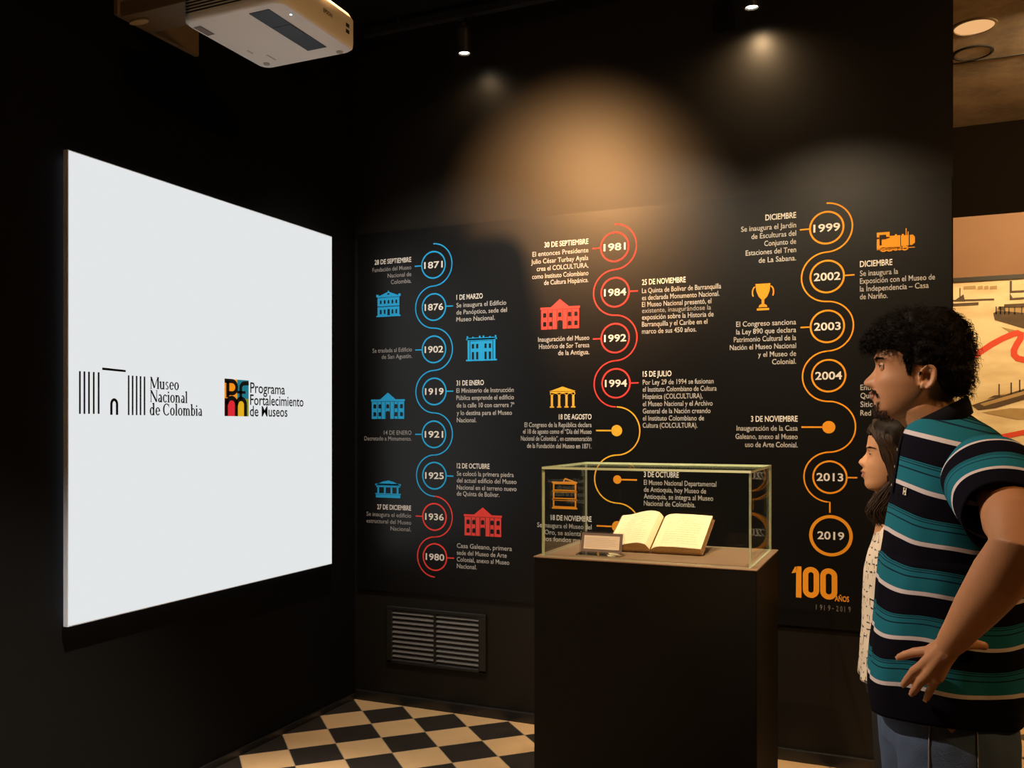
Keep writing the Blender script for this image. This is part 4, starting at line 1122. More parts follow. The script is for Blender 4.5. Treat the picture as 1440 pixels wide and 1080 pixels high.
def eye_parts(hd, root, white, iris, r, lat, px_c, py_c):
    for sgn in (-1, 1):
        c = Vector((hd.X(px_c) + r, hd.y + sgn * lat, hd.Z(py_c)))
        b = MB(); b.ball(c, r, 14); e = b.build('eyeball', white, root, smooth=True)
        d = Vector((-1, -.16, -.02)).normalized(); u_ = 0
        n = 18; u = d.cross(Vector((0, 0, 1))).normalized(); w_ = u.cross(d)
        def rg(rad, h): return [c + d * h + (u * math.cos(2 * PI * k / n) + w_ * math.sin(2 * PI * k / n)) * rad for k in range(n)]
        b = MB(); b.loft([rg(r * .56, r * .84), rg(r * .46, r * .93), rg(r * .25, r * 1.015), rg(.0004, r * 1.04)]); b.build('iris', iris, e, smooth=True)
def eyelids(hd, root, m, r, lat, px_c, py_c, up_a=.27, lo_a=.23):
    """upper and lower lids: thin domes over the eyeball that leave an almond opening"""
    for sgn in (-1, 1):
        c = Vector((hd.X(px_c) + r, hd.y + sgn * lat, hd.Z(py_c))); b = MB()
        for up, a0 in ((1, up_a), (-1, lo_a)):
            rows = []
            for q in range(9):
                ring = []
                for k in range(25):
                    t = -1.25 + 2.5 * k / 24            # across: towards the nose .. towards the temple
                    op = a0 * max(0, math.cos(t / 1.25 * PI / 2)) ** .8
                    el = op + (1.45 - op) * (q / 8) ** 1.2
                    rr = r + .0009 + .0016 * (q / 8) + (.0006 if q == 0 else 0)
                    ring.append(c + Vector((-math.cos(t) * math.cos(el), sgn * math.sin(t) * math.cos(el * .9), up * math.sin(el))) * rr)
                rows.append(ring)
            rows.insert(0, [c + (p - c) * (r - .0006) / (r + .0015) for p in rows[0]])
            vs = [p for g in rows for p in g]
            b.add(vs, [(i * 25 + k, i * 25 + k + 1, (i + 1) * 25 + k + 1, (i + 1) * 25 + k) for i in range(len(rows) - 1) for k in range(24)])
            if up == 1:      # lash line
                b.tube([p + (p - c).normalized() * .0006 for p in rows[1][2:-2]], .0007, 5, mi=1)
        b.build('eyelids', [m, M['hair']], root, smooth=True)

def strands(mb, roots, nrm, flow, length, rad, curl, turns, seg=8, sides=3, droop=0.0, rng=None):
    """curly hairs: tapered three-sided tubes"""
    for p, n, fl in zip(roots, nrm, flow):
        L = length * (.6 + .8 * rng.random()); d = (n * .55 + fl + Vector([rng.uniform(-.35, .35) for _ in range(3)])).normalized()
        e1 = d.cross(Vector((rng.uniform(-1, 1), rng.uniform(-1, 1), rng.uniform(-1, 1)))).normalized(); e2 = d.cross(e1)
        ph = rng.uniform(0, 6.28); cr = curl * (.6 + .8 * rng.random()); pts = []
        for i in range(seg + 1):
            t = i / seg; a = ph + t * turns * 2 * PI
            pts.append(p + d * (L * t) + (e1 * (math.cos(a) - math.cos(ph)) + e2 * (math.sin(a) - math.sin(ph))) * cr * min(1, t * 2) + Vector((0, 0, -droop * t * t)))
        rings = []
        for i, q in enumerate(pts):
            a = pts[max(0, i - 1)]; c = pts[min(seg, i + 1)]; T = (c - a).normalized()
            u = T.cross(Vector((.3, .5, .8))).normalized(); w = T.cross(u); r = rad * (1 - .7 * i / seg)
            rings.append([q + (u * math.cos(2 * PI * k / sides) + w * math.sin(2 * PI * k / sides)) * r for k in range(sides)])
        mb.loft(rings, False)

def finger(mb, pts, r0, r1, n=12):
    pts = [Vector(p) for p in pts]
    k = len(pts); rad = []
    # denser points with a slight swelling at the joints
    P, Rr = [], []
    for i in range(k - 1):
        for t in (0, .35, .7):
            P.append(pts[i].lerp(pts[i + 1], t)); g = (i + t) / (k - 1)
            Rr.append((r0 + (r1 - r0) * g) * (1.06 if t == 0 and i > 0 else 1.0))
    P.append(pts[-1]); Rr.append(r1)
    mb.tube(P, Rr, n)

# ================= the man: polo shirt, hand on hip, looking at the screen wall
MY = 2.25
rng = random.Random(5)
man = thing('person', 'man with curly black hair in a striped navy and teal polo shirt, hand on hip', 'person', (.09, MY, 0))
#        py   front  back  halfwidth  front-exponent
mrows = [(442.0, 1294, 1306, .006, 2.0), (444.5, 1280, 1325, .026, 2.0), (449, 1266, 1339, .043, 2.1), (458, 1252, 1350, .058, 2.2), (472, 1240, 1357, .069, 2.3), (488, 1233, 1359, .0745, 2.4),
         (498, 1230.5, 1358, .0755, 2.5), (505, 1228.8, 1356, .0752, 2.5), (511, 1230.6, 1353, .075, 2.4), (518, 1231.5, 1349, .0745, 2.3), (528, 1230.5, 1342, .0735, 2.2), (538, 1228.0, 1336, .0715, 2.2), (546, 1226.4, 1331, .069, 2.15),
         (555, 1226.2, 1326, .066, 2.1), (563, 1227.6, 1320, .062, 2.1), (569, 1227.4, 1314, .0575, 2.1), (575, 1227.2, 1308, .0525, 2.05), (581, 1230.2, 1302, .046, 2.0), (586, 1237.0, 1296, .038, 2.0), (590, 1250, 1288, .024, 2.0)]
mh = Head(MY, mrows, 1300, 1302, [(508, 0), (516, 2.6), (526, 9.2), (532, 14.6), (536, 16.4), (539.5, 15.4), (542.6, 9.5), (546, 0)],
          [(546, 0), (549, 2.5), (551.5, 5.2), (553.4, 4.0), (554.8, 1.6), (556.4, 3.6), (559, 4.6), (562, 2.2), (566, 0)], (1238, 515), 1.0)
skin = MB()
mh.mesh(skin)
ec = on_y(1302, 531, MY); 
ear(skin, (mh.X(1303), MY - .0750, mh.Z(533)), .052, .033, -1)
ear(skin, (mh.X(1303), MY + .0750, mh.Z(533)), .052, .033, 1)
def mp(px, py, y): return on_y(px, py, y)
# neck and the trunk beneath the shirt
nk = [(1302, 552, .054), (1298, 573, .059), (1307, 582, .060), (1317, 592, .061), (1328, 607, .067), (1336, 625, .078)]
rings = []
for px, py, r in nk:
    c = mp(px, py, MY)
    rings.append([c + Vector((r * 1.02 * math.cos(a), r * math.sin(a), r * .32 * math.cos(a))) for a in np.linspace(0, 2 * PI, 33)[:-1]])
skin.loft(rings)
tr = [(.115, 1.43, .075, .12), (.095, 1.37, .085, .150), (.090, 1.25, .095, .145), (.085, 1.10, .105, .135), (.085, .95, .105, .135), (.09, .84, .09, .125)]
skin.loft([[Vector((x + a_ * math.cos(t), MY + b_ * math.sin(t), z)) for t in np.linspace(0, 2 * PI, 33)[:-1]] for x, z, a_, b_ in tr])
for s_ in (-1, 1):
    skin.tube([(.085 + .0 * s_, MY + s_ * .085, .86), (.085 - .02 * s_, MY + s_ * .095, .50), (.10 - .02 * s_, MY + s_ * .10, .09)], [.085, .06, .042], 14)
# arms: near (left) arm measured, far arm mirrored about the trunk
SHO = Vector((.165, 2.075, 1.385)); ELB = mp(1437, 770, 1.845); WRI = mp(1339, 902, 1.985)
def arm(S_, E2, W2):
    mid = E2.lerp(W2, .28)
    skin.tube([S_, S_.lerp(E2, .35), S_.lerp(E2, .75), E2, mid, E2.lerp(W2, .62), E2.lerp(W2, .88), W2],
              [.040, .050, .054, .054, .051, .042, .032, .0285], 44)
arm(SHO, ELB, WRI)
MIR = lambda p: Vector((p.x - .02, 2 * (MY + .005) - p.y, p.z))
arm(MIR(SHO), MIR(ELB), MIR(WRI))
# hand on the hip: palm, four fingers of different lengths, thumb pointing back
def HP(px, py, y): return mp(px, py, y)
Kn = [HP(1308, 915, 2.022), HP(1301, 933, 2.005), HP(1308, 945.5, 1.998), HP(1319, 952.5, 2.000)]     # knuckles index..little
Pi = [HP(1286, 917.5, 2.040), HP(1286, 944, 2.020), HP(1296, 957, 2.012), HP(1311, 964, 2.014)]
Di = [HP(1272, 921.5, 2.050), HP(1277, 955.5, 2.040), HP(1288.5, 967.5, 2.034), HP(1306, 975, 2.032)]
Ti = [HP(1265.5, 924, 2.054), HP(1272, 961.5, 2.050), HP(1283.5, 974, 2.046), HP(1303, 982, 2.044)]
TH = [HP(1346, 909, 2.005), HP(1357, 905.5, 2.035), HP(1371, 906, 2.050), HP(1384, 908.5, 2.056)]
def hand(tf):
    w0 = tf(WRI)
    for i in range(4):
        k = tf(Kn[i]); st0 = w0.lerp(k, .12) + (tf(Kn[3 - i]) - tf(Kn[i])) * -.10
        skin.tube([st0, w0.lerp(k, .55), k], [.019, .0155, .0125], 12)
    for i in range(3):
        a, c = tf(Kn[i]), tf(Kn[i + 1]); skin.tube([w0.lerp((a + c) / 2, .35), w0.lerp((a + c) / 2, .85)], [.017, .0125], 10)
    rr = [(.0110, .0078), (.0113, .0080), (.0106, .0076), (.0094, .0068)]
    for i in range(4): finger(skin, [tf(Kn[i]), tf(Pi[i]), tf(Di[i]), tf(Ti[i])], *rr[i])
    skin.tube([w0.lerp(tf(TH[0]), .3), tf(TH[0]), tf(TH[1])], [.017, .0155, .0125], 12)
    finger(skin, [tf(TH[1]), tf(TH[2]), tf(TH[3])], .0120, .0088)
hand(lambda p: p); hand(MIR)
body, mbv = remesh(skin, 'body', M['skin_man'], man, .0026, 3, .5)
# nails on the visible hand
for i in range(4):
    d = (Ti[i] - Di[i]).normalized(); outv = Vector((-.25, -1, .1)); outv = (outv - d * outv.dot(d)).normalized(); sd = d.cross(outv)
    c = Ti[i] + d * .002 + outv * .0042; vs = []
    for a in (-1, 0, 1):
        for q in (-1, -.4, .4, 1): vs.append(c + sd * q * .0046 + d * a * .0055 + outv * (.0012 * (1 - q * q)))
    b = MB(); b.add(vs, [(r * 4 + k, r * 4 + k + 1, (r + 1) * 4 + k + 1, (r + 1) * 4 + k) for r in range(2) for k in range(3)]); b.build('fingernail', M['nail'], man, smooth=True)
eye_parts(mh, man, M['eye_white'], M['iris'], .0118, .031, 1236.0, 515.2)
eyelids(mh, man, M['skin_man'], .0118, .031, 1236.0, 515.2)
# lips
b = MB()
b2 = MB()
mh.patch(b, 550.2, 554.6, -.40, .40, 7, 17, .0013, edge=lambda a, c: (554.7 - (1 - a) * 4.4 * (1 - abs(2 * c - 1) ** 2.2), -.40 + .80 * c))
mh.patch(b, 555, 561, -.37, .37, 7, 17, .0013, edge=lambda a, c: (555.0 + a * 6.2 * (1 - abs(2 * c - 1) ** 2.2), -.37 + .74 * c))
b.build('lips', M['lip'], man, smooth=True)
# brows, moustache, goatee: short hairs rooted on the skin
def snap(p, lift=.0):
    h = mbv.find_nearest(p)
    return (h[0] + h[1] * lift, h[1]) if h[0] is not None else (p, Vector((-1, 0, 0)))
def short_hair(hd, name, spots, n, length, rad, fl, m, parent, mat_=None, bv=None):
    b = MB(); R_, N_, F_ = [], [], []
    for _ in range(n):
        py, th = spots(rng)
        p = hd.P(py, th); h = bv.find_nearest(p)
        if h[0] is None: continue
        R_.append(h[0] - h[1] * .001); N_.append(h[1] * .5); F_.append(fl(th))
    strands(b, R_, N_, F_, length, rad, .0006, .3, 3, 3, 0, rng); return b.build(name, m, parent)
def brow_spot(hd, py, s0, s1, hgt):
    def f(r):
        t = r.random(); sg = r.choice((-1, 1)); arch = -hgt * 1.6 * math.sin(t * 2.6)
        return py + arch + (r.random() - .5) * hgt * (1.7 - t), sg * (s0 + (s1 - s0) * t)
    return f
short_hair(mh, 'eyebrows', brow_spot(mh, 506.8, .15, .66, 1.6), 480, .009, .0005, lambda th: Vector((.35, math.copysign(1, th) * .9, .15)), M['hair'], man, bv=mbv)
def mous(r):
    t = r.random() ** .8; return 545.5 + t * 2.5 + r.random() * 4.2 + (t * 5 if t > .8 else 0), r.choice((-1, 1)) * (.05 + .47 * t)
short_hair(mh, 'moustache', mous, 420, .008, .00042, lambda th: Vector((-.1, math.copysign(.6, th), -.9)), M['beard'], man, bv=mbv)
def goat(r):
    while True:
        py = 563 + r.random() * 26; th = r.uniform(-1.0, 1.0)
        lim = .14 if py < 567 else (.40 if py < 576 else .95)
        if abs(th) < lim or (abs(abs(th) - .50) < .09 and py > 556): return py, th
short_hair(mh, 'goatee', goat, 1000, .009, .00042, lambda th: Vector((-.25, math.copysign(.2, th), -.9)), M['beard'], man, bv=mbv)
# ---- hair: dense cap and curls
hrows = [(431.5, 1292, 1318, .012, 2), (434, 1276, 1332, .036, 2), (439, 1258, 1343, .056, 2.1), (447, 1243, 1352, .072, 2.2), (458, 1229, 1361, .083, 2.3), (470, 1219, 1367, .089, 2.3), (478, 1214.5, 1369.5, .091, 2.3), (484, 1215, 1370.5, .0930, 2.2),
         (488.5, 1224, 1371, .0945, 2.3), (493, 1241, 1371, .0950, 2.4), (501, 1255, 1371, .0945, 2.6), (508, 1261, 1371, .0925, 2.8), (514.5, 1267, 1370.5, .0905, 3), (519, 1298, 1370, .0885, 3.2), (524, 1308, 1370, .0875, 3.2), (532, 1311, 1368.5, .085, 3.2), (543, 1316, 1366, .079, 3), (551, 1322, 1362, .071, 2.6), (556, 1330, 1356, .055, 2.2), (558, 1338, 1350, .03, 2)]
hh_ = Head(MY, hrows, 1300, 1318, [(0, 0), (1, 0)], [(0, 0), (1, 0)], (1238, 2000), 1.0)
cap_ = MB(); rings = []
for i in range(64):
    py = 431.5 + (558 - 431.5) * i / 63; ring = []
    for j in range(96):
        th = 2 * PI * j / 96; p = hh_.P(py, th)
        c = Vector((hh_.X(1312), MY, hh_.Z(500))); d = (p - c).normalized()
        nz = noise.noise(p * 48) * .0065 + noise.noise(p * 120) * .0030
        ring.append(p + d * (nz - .004))
    rings.append(ring)
cap_.loft(rings)
hair = cap_.build('hair', M['hair'], man, smooth=True)
cb = MB(); R_, N_, F_ = [], [], []
cen = Vector((hh_.X(1312), MY, hh_.Z(505)))
while len(R_) < 3600:
    py = rng.uniform(431.6, 556) if rng.random() < .75 else rng.uniform(440, 494); th = rng.uniform(-PI, PI)
    if py > 494 and abs(th) < (1.0 if py < 512 else 1.35): continue
    p = hh_.P(py, th, -.006); d = (p - cen).normalized()
    R_.append(p); N_.append(d * (.8 if p.x < hh_.X(1300) else .12))
    fwd = Vector((-1, 0, -.15)) if p.x < hh_.X(1285) else Vector((.35, 0, -.75))
    F_.append(fwd * (.6 if p.x < hh_.X(1300) else 1.0))
strands(cb, R_, N_, F_, .018, .0007, .0050, .8, 7, 3, .003, rng)
# front curls falling over the forehead
R_, N_, F_ = [], [], []
for _ in range(620):
    py = rng.uniform(460, 486); th = rng.uniform(-1.0, 1.0)
    p = hh_.P(py, th, -.008); R_.append(p); N_.append(Vector((-.5, math.sin(th) * .3, .1))); F_.append(Vector((-.4, math.sin(th) * .3, -.75)))
strands(cb, R_, N_, F_, .022, .0008, .0065, 1.1, 9, 3, .003, rng)
# sideburns
R_, N_, F_ = [], [], []
for _ in range(700):
    t = rng.random(); sg = rng.choice((-1, 1)); py = 500 + t * 26; px = 1264 + t * 8 + rng.random() * (18 - 12 * t)
    p = Vector((mh.X(px), MY + sg * .1, mh.Z(py))); h = mbv.find_nearest(p)
    R_.append(h[0]); N_.append(h[1] * .4); F_.append(Vector((.12, 0, -1)))
strands(cb, R_, N_, F_, .009, .0008, .0012, .4, 4, 3, 0, rng)
cb.build('curls', M['hair'], hair)

# ---- polo shirt
trows = [(584, 1292, 1366, .062), (591, 1282, 1376, .086), (600, 1274, 1392, .118), (612, 1269, 1408, .150), (628, 1264.5, 1420, .174), (652, 1260, 1429, .188), (690, 1253.5, 1435, .188), (740, 1245.5, 1440, .182), (800, 1235.5, 1442, .178), (860, 1227.5, 1442, .178), (920, 1220.5, 1441, .180), (968, 1218.5, 1439, .180), (1000, 1221, 1436, .176)]
tf_, tb_, tw_ = (pchip([r[0] for r in trows], [r[i] for r in trows]) for i in (1, 2, 3))
ROT = math.radians(9)
def torso(py, th, off=0.0):
    f = on_y(tf_(py), py, MY); bk_ = on_y(tb_(py), py, MY); w = tw_(py)
    # rows carry the height measured on the middle plane
    z = CAMH + (600 - py) * (MY / ray(1320, 600).y) / F_PX
    a = (bk_.x - f.x) / 2; xc = (bk_.x + f.x) / 2
    c, s_ = math.cos(th), math.sin(th); p = 2 / 2.35
    u = -(a + off) * math.copysign(abs(c) ** p, c); v = (w + off) * math.copysign(abs(s_) ** p, s_)
    k = min(1, max(0, (py - 600) / 60))
    # turn the chest a little towards the camera without changing the outline much
    x = xc + u + v * math.sin(ROT) * -.35 * k; y = MY + v
    return Vector((x, y, z))
PER = .1105; Z0 = CAMH - (738 - 600) * (MY / ray(1250, 600).y) / F_PX
def stripe_at(z): return (Z0 - z) / PER + 10.0
def rings_front(py): return torso(py, 0).x
sh = MB(); rings, at = [], []
NR, NT = 130, 128
for i in range(NR):
    py = 584 + (1000 - 584) * i / (NR - 1)
    for_ring = []
    for j in range(NT):
        th = 2 * PI * j / NT
        p = torso(py, th); z = p.z
        low = min(1, max(0, (py - 640) / 120)); hang = min(1, max(0, (py - 820) / 150))
        # folds: soft vertical ones towards the hem, drag lines at the waist near the hand
        d = .0045 * low * noise.noise(Vector((th * 2.2, z * 3.2, 1.3))) + .006 * hang * math.sin(th * 7 + 2.2 * noise.noise(Vector((th, z * 4, 5)))) * (.5 + .5 * noise.noise(Vector((th * 1.3, 3, 2))))
        d += .004 * noise.noise(Vector((th * 3.1, z * 9, 7.7))) * low
        if py > 780: d += .004 - .007 * min(1, (py - 780) / 60) / (1 + math.exp(-((th if th < PI else th - 2 * PI) + .30) * 40)) * (1 if math.cos(th) > 0 else 0)
        nrm = Vector((p.x - .09, p.y - MY, 0)).normalized()
        dz = -.016 * (1 if True else 0) * 0
        lift = .018 * abs(math.sin(th)) * hang
        q = p + nrm * d + Vector((0, 0, lift))
        for_ring.append(q)
        xf = rings_front(py); tilt = max(.03, min(.24, .24 - (py - 700) * .0010))
        zz_ = z + tilt * min(.17, max(0, p.x - xf)) + .010 * low * noise.noise(Vector((th * 1.6, z * 2.5, 9)))
        at.append(min(stripe_at(zz_), 13.4))
    rings.append(for_ring)
# hem turned under
rings.append([Vector((p.x * .99 + .09 * .01, (p.y - MY) * .985 + MY, p.z + .002)) for p in rings[-1]]); at += at[-NT:]
sh.loft(rings, cap=False, attr=at)
shirt = sh.build('polo_shirt', M['stripes'], man, smooth=True, attr=True)
# solid navy hem band edge and collar
srad = pchip([0, .06, .14, .26, .45, .7, 1], [.020, .046, .066, .080, .088, .086, .081])
def sleeve(tf, parent):
    b = MB(); A = tf(Vector((.150, 2.125, 1.372))); Bq = tf(ELB.copy()); ax = (Bq - A).normalized(); L = (Bq - A).length * .70
    A0 = A - ax * .045
    u = ax.cross(Vector((0, 0, 1))).normalized(); w = ax.cross(u); n, m = 72, 44; rings, at = [], []
    for i in range(m):
        t = i / (m - 1); c = A0 + ax * ((L + .035) * t); r = srad(t)
        ring = []
        for j in range(n):
            a = 2 * PI * j / n; dirv = u * math.cos(a) + w * math.sin(a)
            rr = r * (1 + .05 * math.cos(2 * a)) + .0035 * noise.noise(Vector((a * 1.1, t * 3, 3))) + .0045 * t * math.sin(3 * a + 4 * t)
            ring.append(c + dirv * rr)
            at.append((t * (L + .035)) / PER - (L + .035) / PER + .60 - .085 + .0 + .03 * noise.noise(Vector((a, t * 2, 8))) + 6)
        rings.append(ring)
    rings.insert(0, [A0 + (p - A0) * .25 for p in rings[0]]); at = at[:n] + at
    c = A0 + ax * (L + .030); rings.append([c + (p - c) * .93 for p in rings[-1]]); at += at[-n:]
    b.loft(rings, cap=False, attr=at)
    return b.build('sleeve', M['stripes'], parent, smooth=True, attr=True)
sleeve(lambda p: p, shirt); sleeve(MIR, shirt)
# collar: stand and fold, highest at the nape
b = MB(); n = 64; rings = []
def coll(px_f, py_f, px_b, py_b, w, lift=0.0):
    f = mp(px_f, py_f, MY); k = mp(px_b, py_b, MY); c = (f + k) / 2; h = (k - f) / 2
    return [c + Vector((-h.x * math.cos(t), w * math.sin(t), -h.z * math.cos(t) + lift * math.sin(t) ** 2)) for t in np.linspace(0, 2 * PI, n + 1)[:-1]]
rings = [coll(1280, 604, 1356, 572, .066), coll(1278, 598, 1358, 560, .064), coll(1276.5, 597, 1361, 556.5, .068), coll(1273, 603, 1365, 565, .082, -.006), coll(1268.5, 613, 1369, 580, .098, -.012), coll(1270, 615, 1367, 582, .094, -.012), coll(1282, 606, 1357, 574, .068)]
b.loft(rings, cap=False); b.build('collar', M['collar'], shirt, smooth=True)
# placket with buttons, a little towards the camera
b = MB(); pl0 = []
for i in range(14):
    py = 612 + 80 * i / 13; pl0.append([torso(py, -.10 - d, .0035) for d in (0, .05, .10, .15)])
vs = [p for r in pl0 for p in r]; b.add(vs, [(i * 4 + j, i * 4 + j + 1, (i + 1) * 4 + j + 1, (i + 1) * 4 + j) for i in range(13) for j in range(3)]); b.build('placket', M['collar'], shirt, smooth=True)
for py in (632, 656, 682):
    b = MB(); b.ball(torso(py, -.18, .005), (.0012, .0032, .0032), 8); b.build('button', M['logo'], shirt, smooth=True)
# small pale chest emblem
b = MB()
def chest(u, v): 
    py0_, th0 = 687, -.66
    return torso(py0_ - v * .72 / .0016, th0 - u * .72 / .17, .0040)
for (a0, a1, v0_, v1_) in ((-.009, -.004, -.010, .010), (.004, .009, -.010, .010), (-.004, .004, -.003, .003), (-.011, -.002, .008, .011), (.002, .011, -.011, -.008)):
    b.add([chest(a0, v0_), chest(a1, v0_), chest(a1, v1_), chest(a0, v1_)], [(0, 1, 2, 3)])
b.build('chest_emblem', M['logo'], shirt)
# ---- jeans, one piece
j = MB()
def hipring(z, x, a, w): return [Vector((x + a * math.cos(t), MY + w * math.sin(t), z)) for t in np.linspace(0, 2 * PI, 41)[:-1]]
j.loft([hipring(.92, .082, .130, .140), hipring(.87, .082, .136, .148), hipring(.82, .083, .140, .154), hipring(.74, .085, .136, .155)])
for s_, dx in ((-1, .022), (1, -.022)):
    y_ = MY + s_ * .080
    j.loft([[Vector((x + dx + a_ * math.cos(t), y_ + s_ * o_ + b_ * math.sin(t), z)) for t in np.linspace(0, 2 * PI, 33)[:-1]]
            for x, o_, z, a_, b_ in ((.080, 0, .86, .112, .084), (.080, .004, .78, .122, .090), (.080, .006, .70, .120, .090), (.078, .010, .58, .102, .082), (.075, .012, .46, .085, .076), (.086, .014, .28, .076, .070), (.094, .014, .08, .072, .068), (.095, .014, .045, .072, .068))])
jeans, jbv = remesh(j, 'jeans', M['jeans'], man, .007, 5, .5)
for v in jeans.data.vertices:
    p = v.co; d = .003 * noise.noise(Vector((p.x * 14, p.y * 14, p.z * 7))) + .0022 * noise.noise(Vector((p.x * 30, p.y * 30, p.z * 22)))
    v.co += Vector(v.normal) * d
def jseam(pts, r=.0016):
    b = MB(); out = []
    for p in pts:
        h = jbv.find_nearest(Vector(p)); out.append(h[0] + h[1] * .001)
    b.tube(out, r, 6); return b.build('seam', M['stitch'], jeans, smooth=True)
jseam([mp(1310, py, 2.10) for py in np.linspace(1000, 1078, 12)])
jseam([(.085, 2.06, z) for z in np.linspace(.66, .10, 16)])
jseam([mp(1371, py, 2.10) for py in np.linspace(1012, 1078, 10)], .0012)
for o_ in (0, 3.2):
    jseam([mp(1250 + 60 * t, 988 + o_ + 20 * math.sin(t * 1.45) ** .8, 2.10) for t in np.linspace(0, 1, 14)], .0014)
h = jbv.find_nearest(mp(1305.5, 1010.5, 2.10)); b = MB(); b.ball(h[0] + h[1] * .001, .0035, 8); b.build('rivet', M['copper'], jeans, smooth=True)
# shoes
def shoe(root, x, y, m):
    b = MB(); rings = []
    for t, w, h_ in ((.095, .018, .045), (.085, .036, .075), (.04, .040, .085), (-.02, .042, .075), (-.08, .046, .055), (-.13, .046, .042), (-.165, .036, .034), (-.18, .015, .022)):
        rings.append([Vector((x + t, y + w * math.cos(a), max(0.001, (h_ / 2) + h_ / 2 * math.sin(a)))) for a in np.linspace(0, 2 * PI, 21)[:-1]])
    b.loft(rings); return b.build('shoe', m, root, smooth=True)
shoe(man, .125, MY - .10, M['shoe']); shoe(man, .08, MY + .10, M['shoe'])

# ================= the young woman behind him
GY = 2.98
girl = thing('person', 'young woman with long dark hair and cream printed blouse, partly hidden behind the man', 'person', (-.045, GY, 0))
grows = [(592, 1246, 1256, .006, 2), (594, 1236, 1268, .026, 2), (598, 1229, 1278, .042, 2.1), (605, 1223.5, 1286, .056, 2.2), (614, 1220.8, 1290, .066, 2.3), (622, 1219.6, 1291, .0695, 2.4), (628, 1218.8, 1290, .0700, 2.4), (635, 1219.8, 1288, .0695, 2.3), (643, 1219.4, 1284, .068, 2.2),
         (651, 1217.6, 1279, .066, 2.15), (658, 1215.6, 1275, .063, 2.1), (666, 1215.4, 1271, .059, 2.05), (673, 1216.2, 1267, .054, 2.0), (679, 1215.4, 1263, .048, 2.0), (684, 1216.8, 1259, .041, 2.0), (688, 1221, 1255, .031, 2.0), (690.5, 1229, 1249, .016, 2.0)]
gh = Head(GY, grows, 1235, 1256, [(630, 0), (637, 2.2), (644, 7.6), (648.5, 11), (651, 10.8), (653.5, 8), (656, 3.8), (658.5, 0)],
          [(657, 0), (659.5, 2), (662, 4.8), (664.2, 3.8), (665.8, 1.8), (667.6, 3.4), (670, 4.4), (673, 1.8), (676, 0)], (1226, 638.5), .9)
gs = MB(); gh.mesh(gs)
gs.loft([[Vector((gh.X(px) + r * math.cos(a), GY + r * math.sin(a), gh.Z(py) + .3 * r * math.cos(a))) for a in np.linspace(0, 2 * PI, 25)[:-1]] for px, py, r in ((1250, 672, .040), (1254, 700, .042), (1258, 728, .048), (1262, 745, .065))])
gx = gh.X(1262)
gs.loft([[Vector((gx + dx + a_ * math.cos(t), GY + b_ * math.sin(t), z)) for t in np.linspace(0, 2 * PI, 25)[:-1]] for dx, z, a_, b_ in ((0, 1.16, .06, .12), (0, 1.08, .075, .14), (-.0, .92, .08, .125), (0, .80, .085, .14), (0, .70, .09, .145))])
for s_ in (-1, 1):
    gs.tube([(gx, GY + s_ * .07, .74), (gx, GY + s_ * .075, .42), (gx + .01, GY + s_ * .08, .08)], [.07, .05, .036], 12)
    gs.tube([(gx, GY + s_ * .140, 1.10), (gx + .02, GY + s_ * .175, .95), (gx + .03, GY + s_ * .18, .88), (gx + .07, GY + s_ * .175, .68)], [.042, .036, .033, .024], 12)
    hb = Vector((gx + .068, GY + s_ * .172, .655))
    gs.tube([(gx + .07, GY + s_ * .175, .68), hb, hb + Vector((-.01, 0, -.045))], [.022, .026, .022], 12, flat=.6)
    for k in range(4):
        q = hb + Vector((-.028 + k * .013, 0, -.05)); gs.tube([q, q + Vector((-.004, -s_ * .004, -.03)), q + Vector((-.004, -s_ * .012, -.055 + .006 * abs(k - 1.4)))], [.0075, .007, .006], 8)
    q = hb + Vector((-.028, 0, -.005)); gs.tube([q, q + Vector((-.018, 0, -.025)), q + Vector((-.020, -s_ * .004, -.048))], [.009, .008, .0065], 8)
gbody, gbv = remesh(gs, 'body', M['skin_woman'], girl, .0032, 3, .5)
eye_parts(gh, girl, M['eye_white'], M['iris'], .0112, .029, 1223.4, 638.6)
eyelids(gh, girl, M['skin_woman'], .0112, .029, 1223.4, 638.6)
b = MB()
gh.patch(b, 0, 0, -.4, .4, 7, 15, .0012, edge=lambda a, c: (665.8 - (1 - a) * 4.6 * (1 - abs(2 * c - 1) ** 2.2), -.42 + .84 * c))
gh.patch(b, 0, 0, -.4, .4, 7, 15, .0012, edge=lambda a, c: (666.0 + a * 6.0 * (1 - abs(2 * c - 1) ** 2.2), -.38 + .76 * c))
b.build('lips', mat('rose_lips', (.36, .155, .105), .5), girl, smooth=True)
short_hair(gh, 'eyebrows', brow_spot(gh, 630.6, .16, .85, 1.1), 360, .008, .0005, lambda th: Vector((.3, math.copysign(1, th) * .9, .1)), M['hair'], girl, bv=gbv)
# long hair: cap, side curtain, wavy lengths over the shoulder
grh = [(587.5, 1246, 1262, .010, 2), (589.5, 1235, 1274, .034, 2.1), (594, 1227, 1285, .052, 2.2), (600, 1221.5, 1293, .066, 2.3), (607, 1219.5, 1297, .075, 2.4), (611, 1221.5, 1299, .078, 2.4), (615, 1226, 1300, .080, 2.5), (624, 1227.5, 1302, .082, 2.5), (636, 1230.5, 1303, .083, 2.5), (645, 1234.5, 1303, .083, 2.6), (653, 1241, 1304, .083, 2.8), (668, 1246, 1305, .084, 2.9), (690, 1247.5, 1306, .087, 2.6), (705, 1240, 1307, .095, 2.5), (722, 1238, 1308, .10, 2.4), (740, 1242, 1308, .098, 2.3), (765, 1250, 1306, .088, 2.2), (780, 1262, 1300, .06, 2)]
ghh = Head(GY, grh, 1235, 1262, [(0, 0), (1, 0)], [(0, 0), (1, 0)], (1238, 2000), 1.0)
cap_ = MB(); rings = []
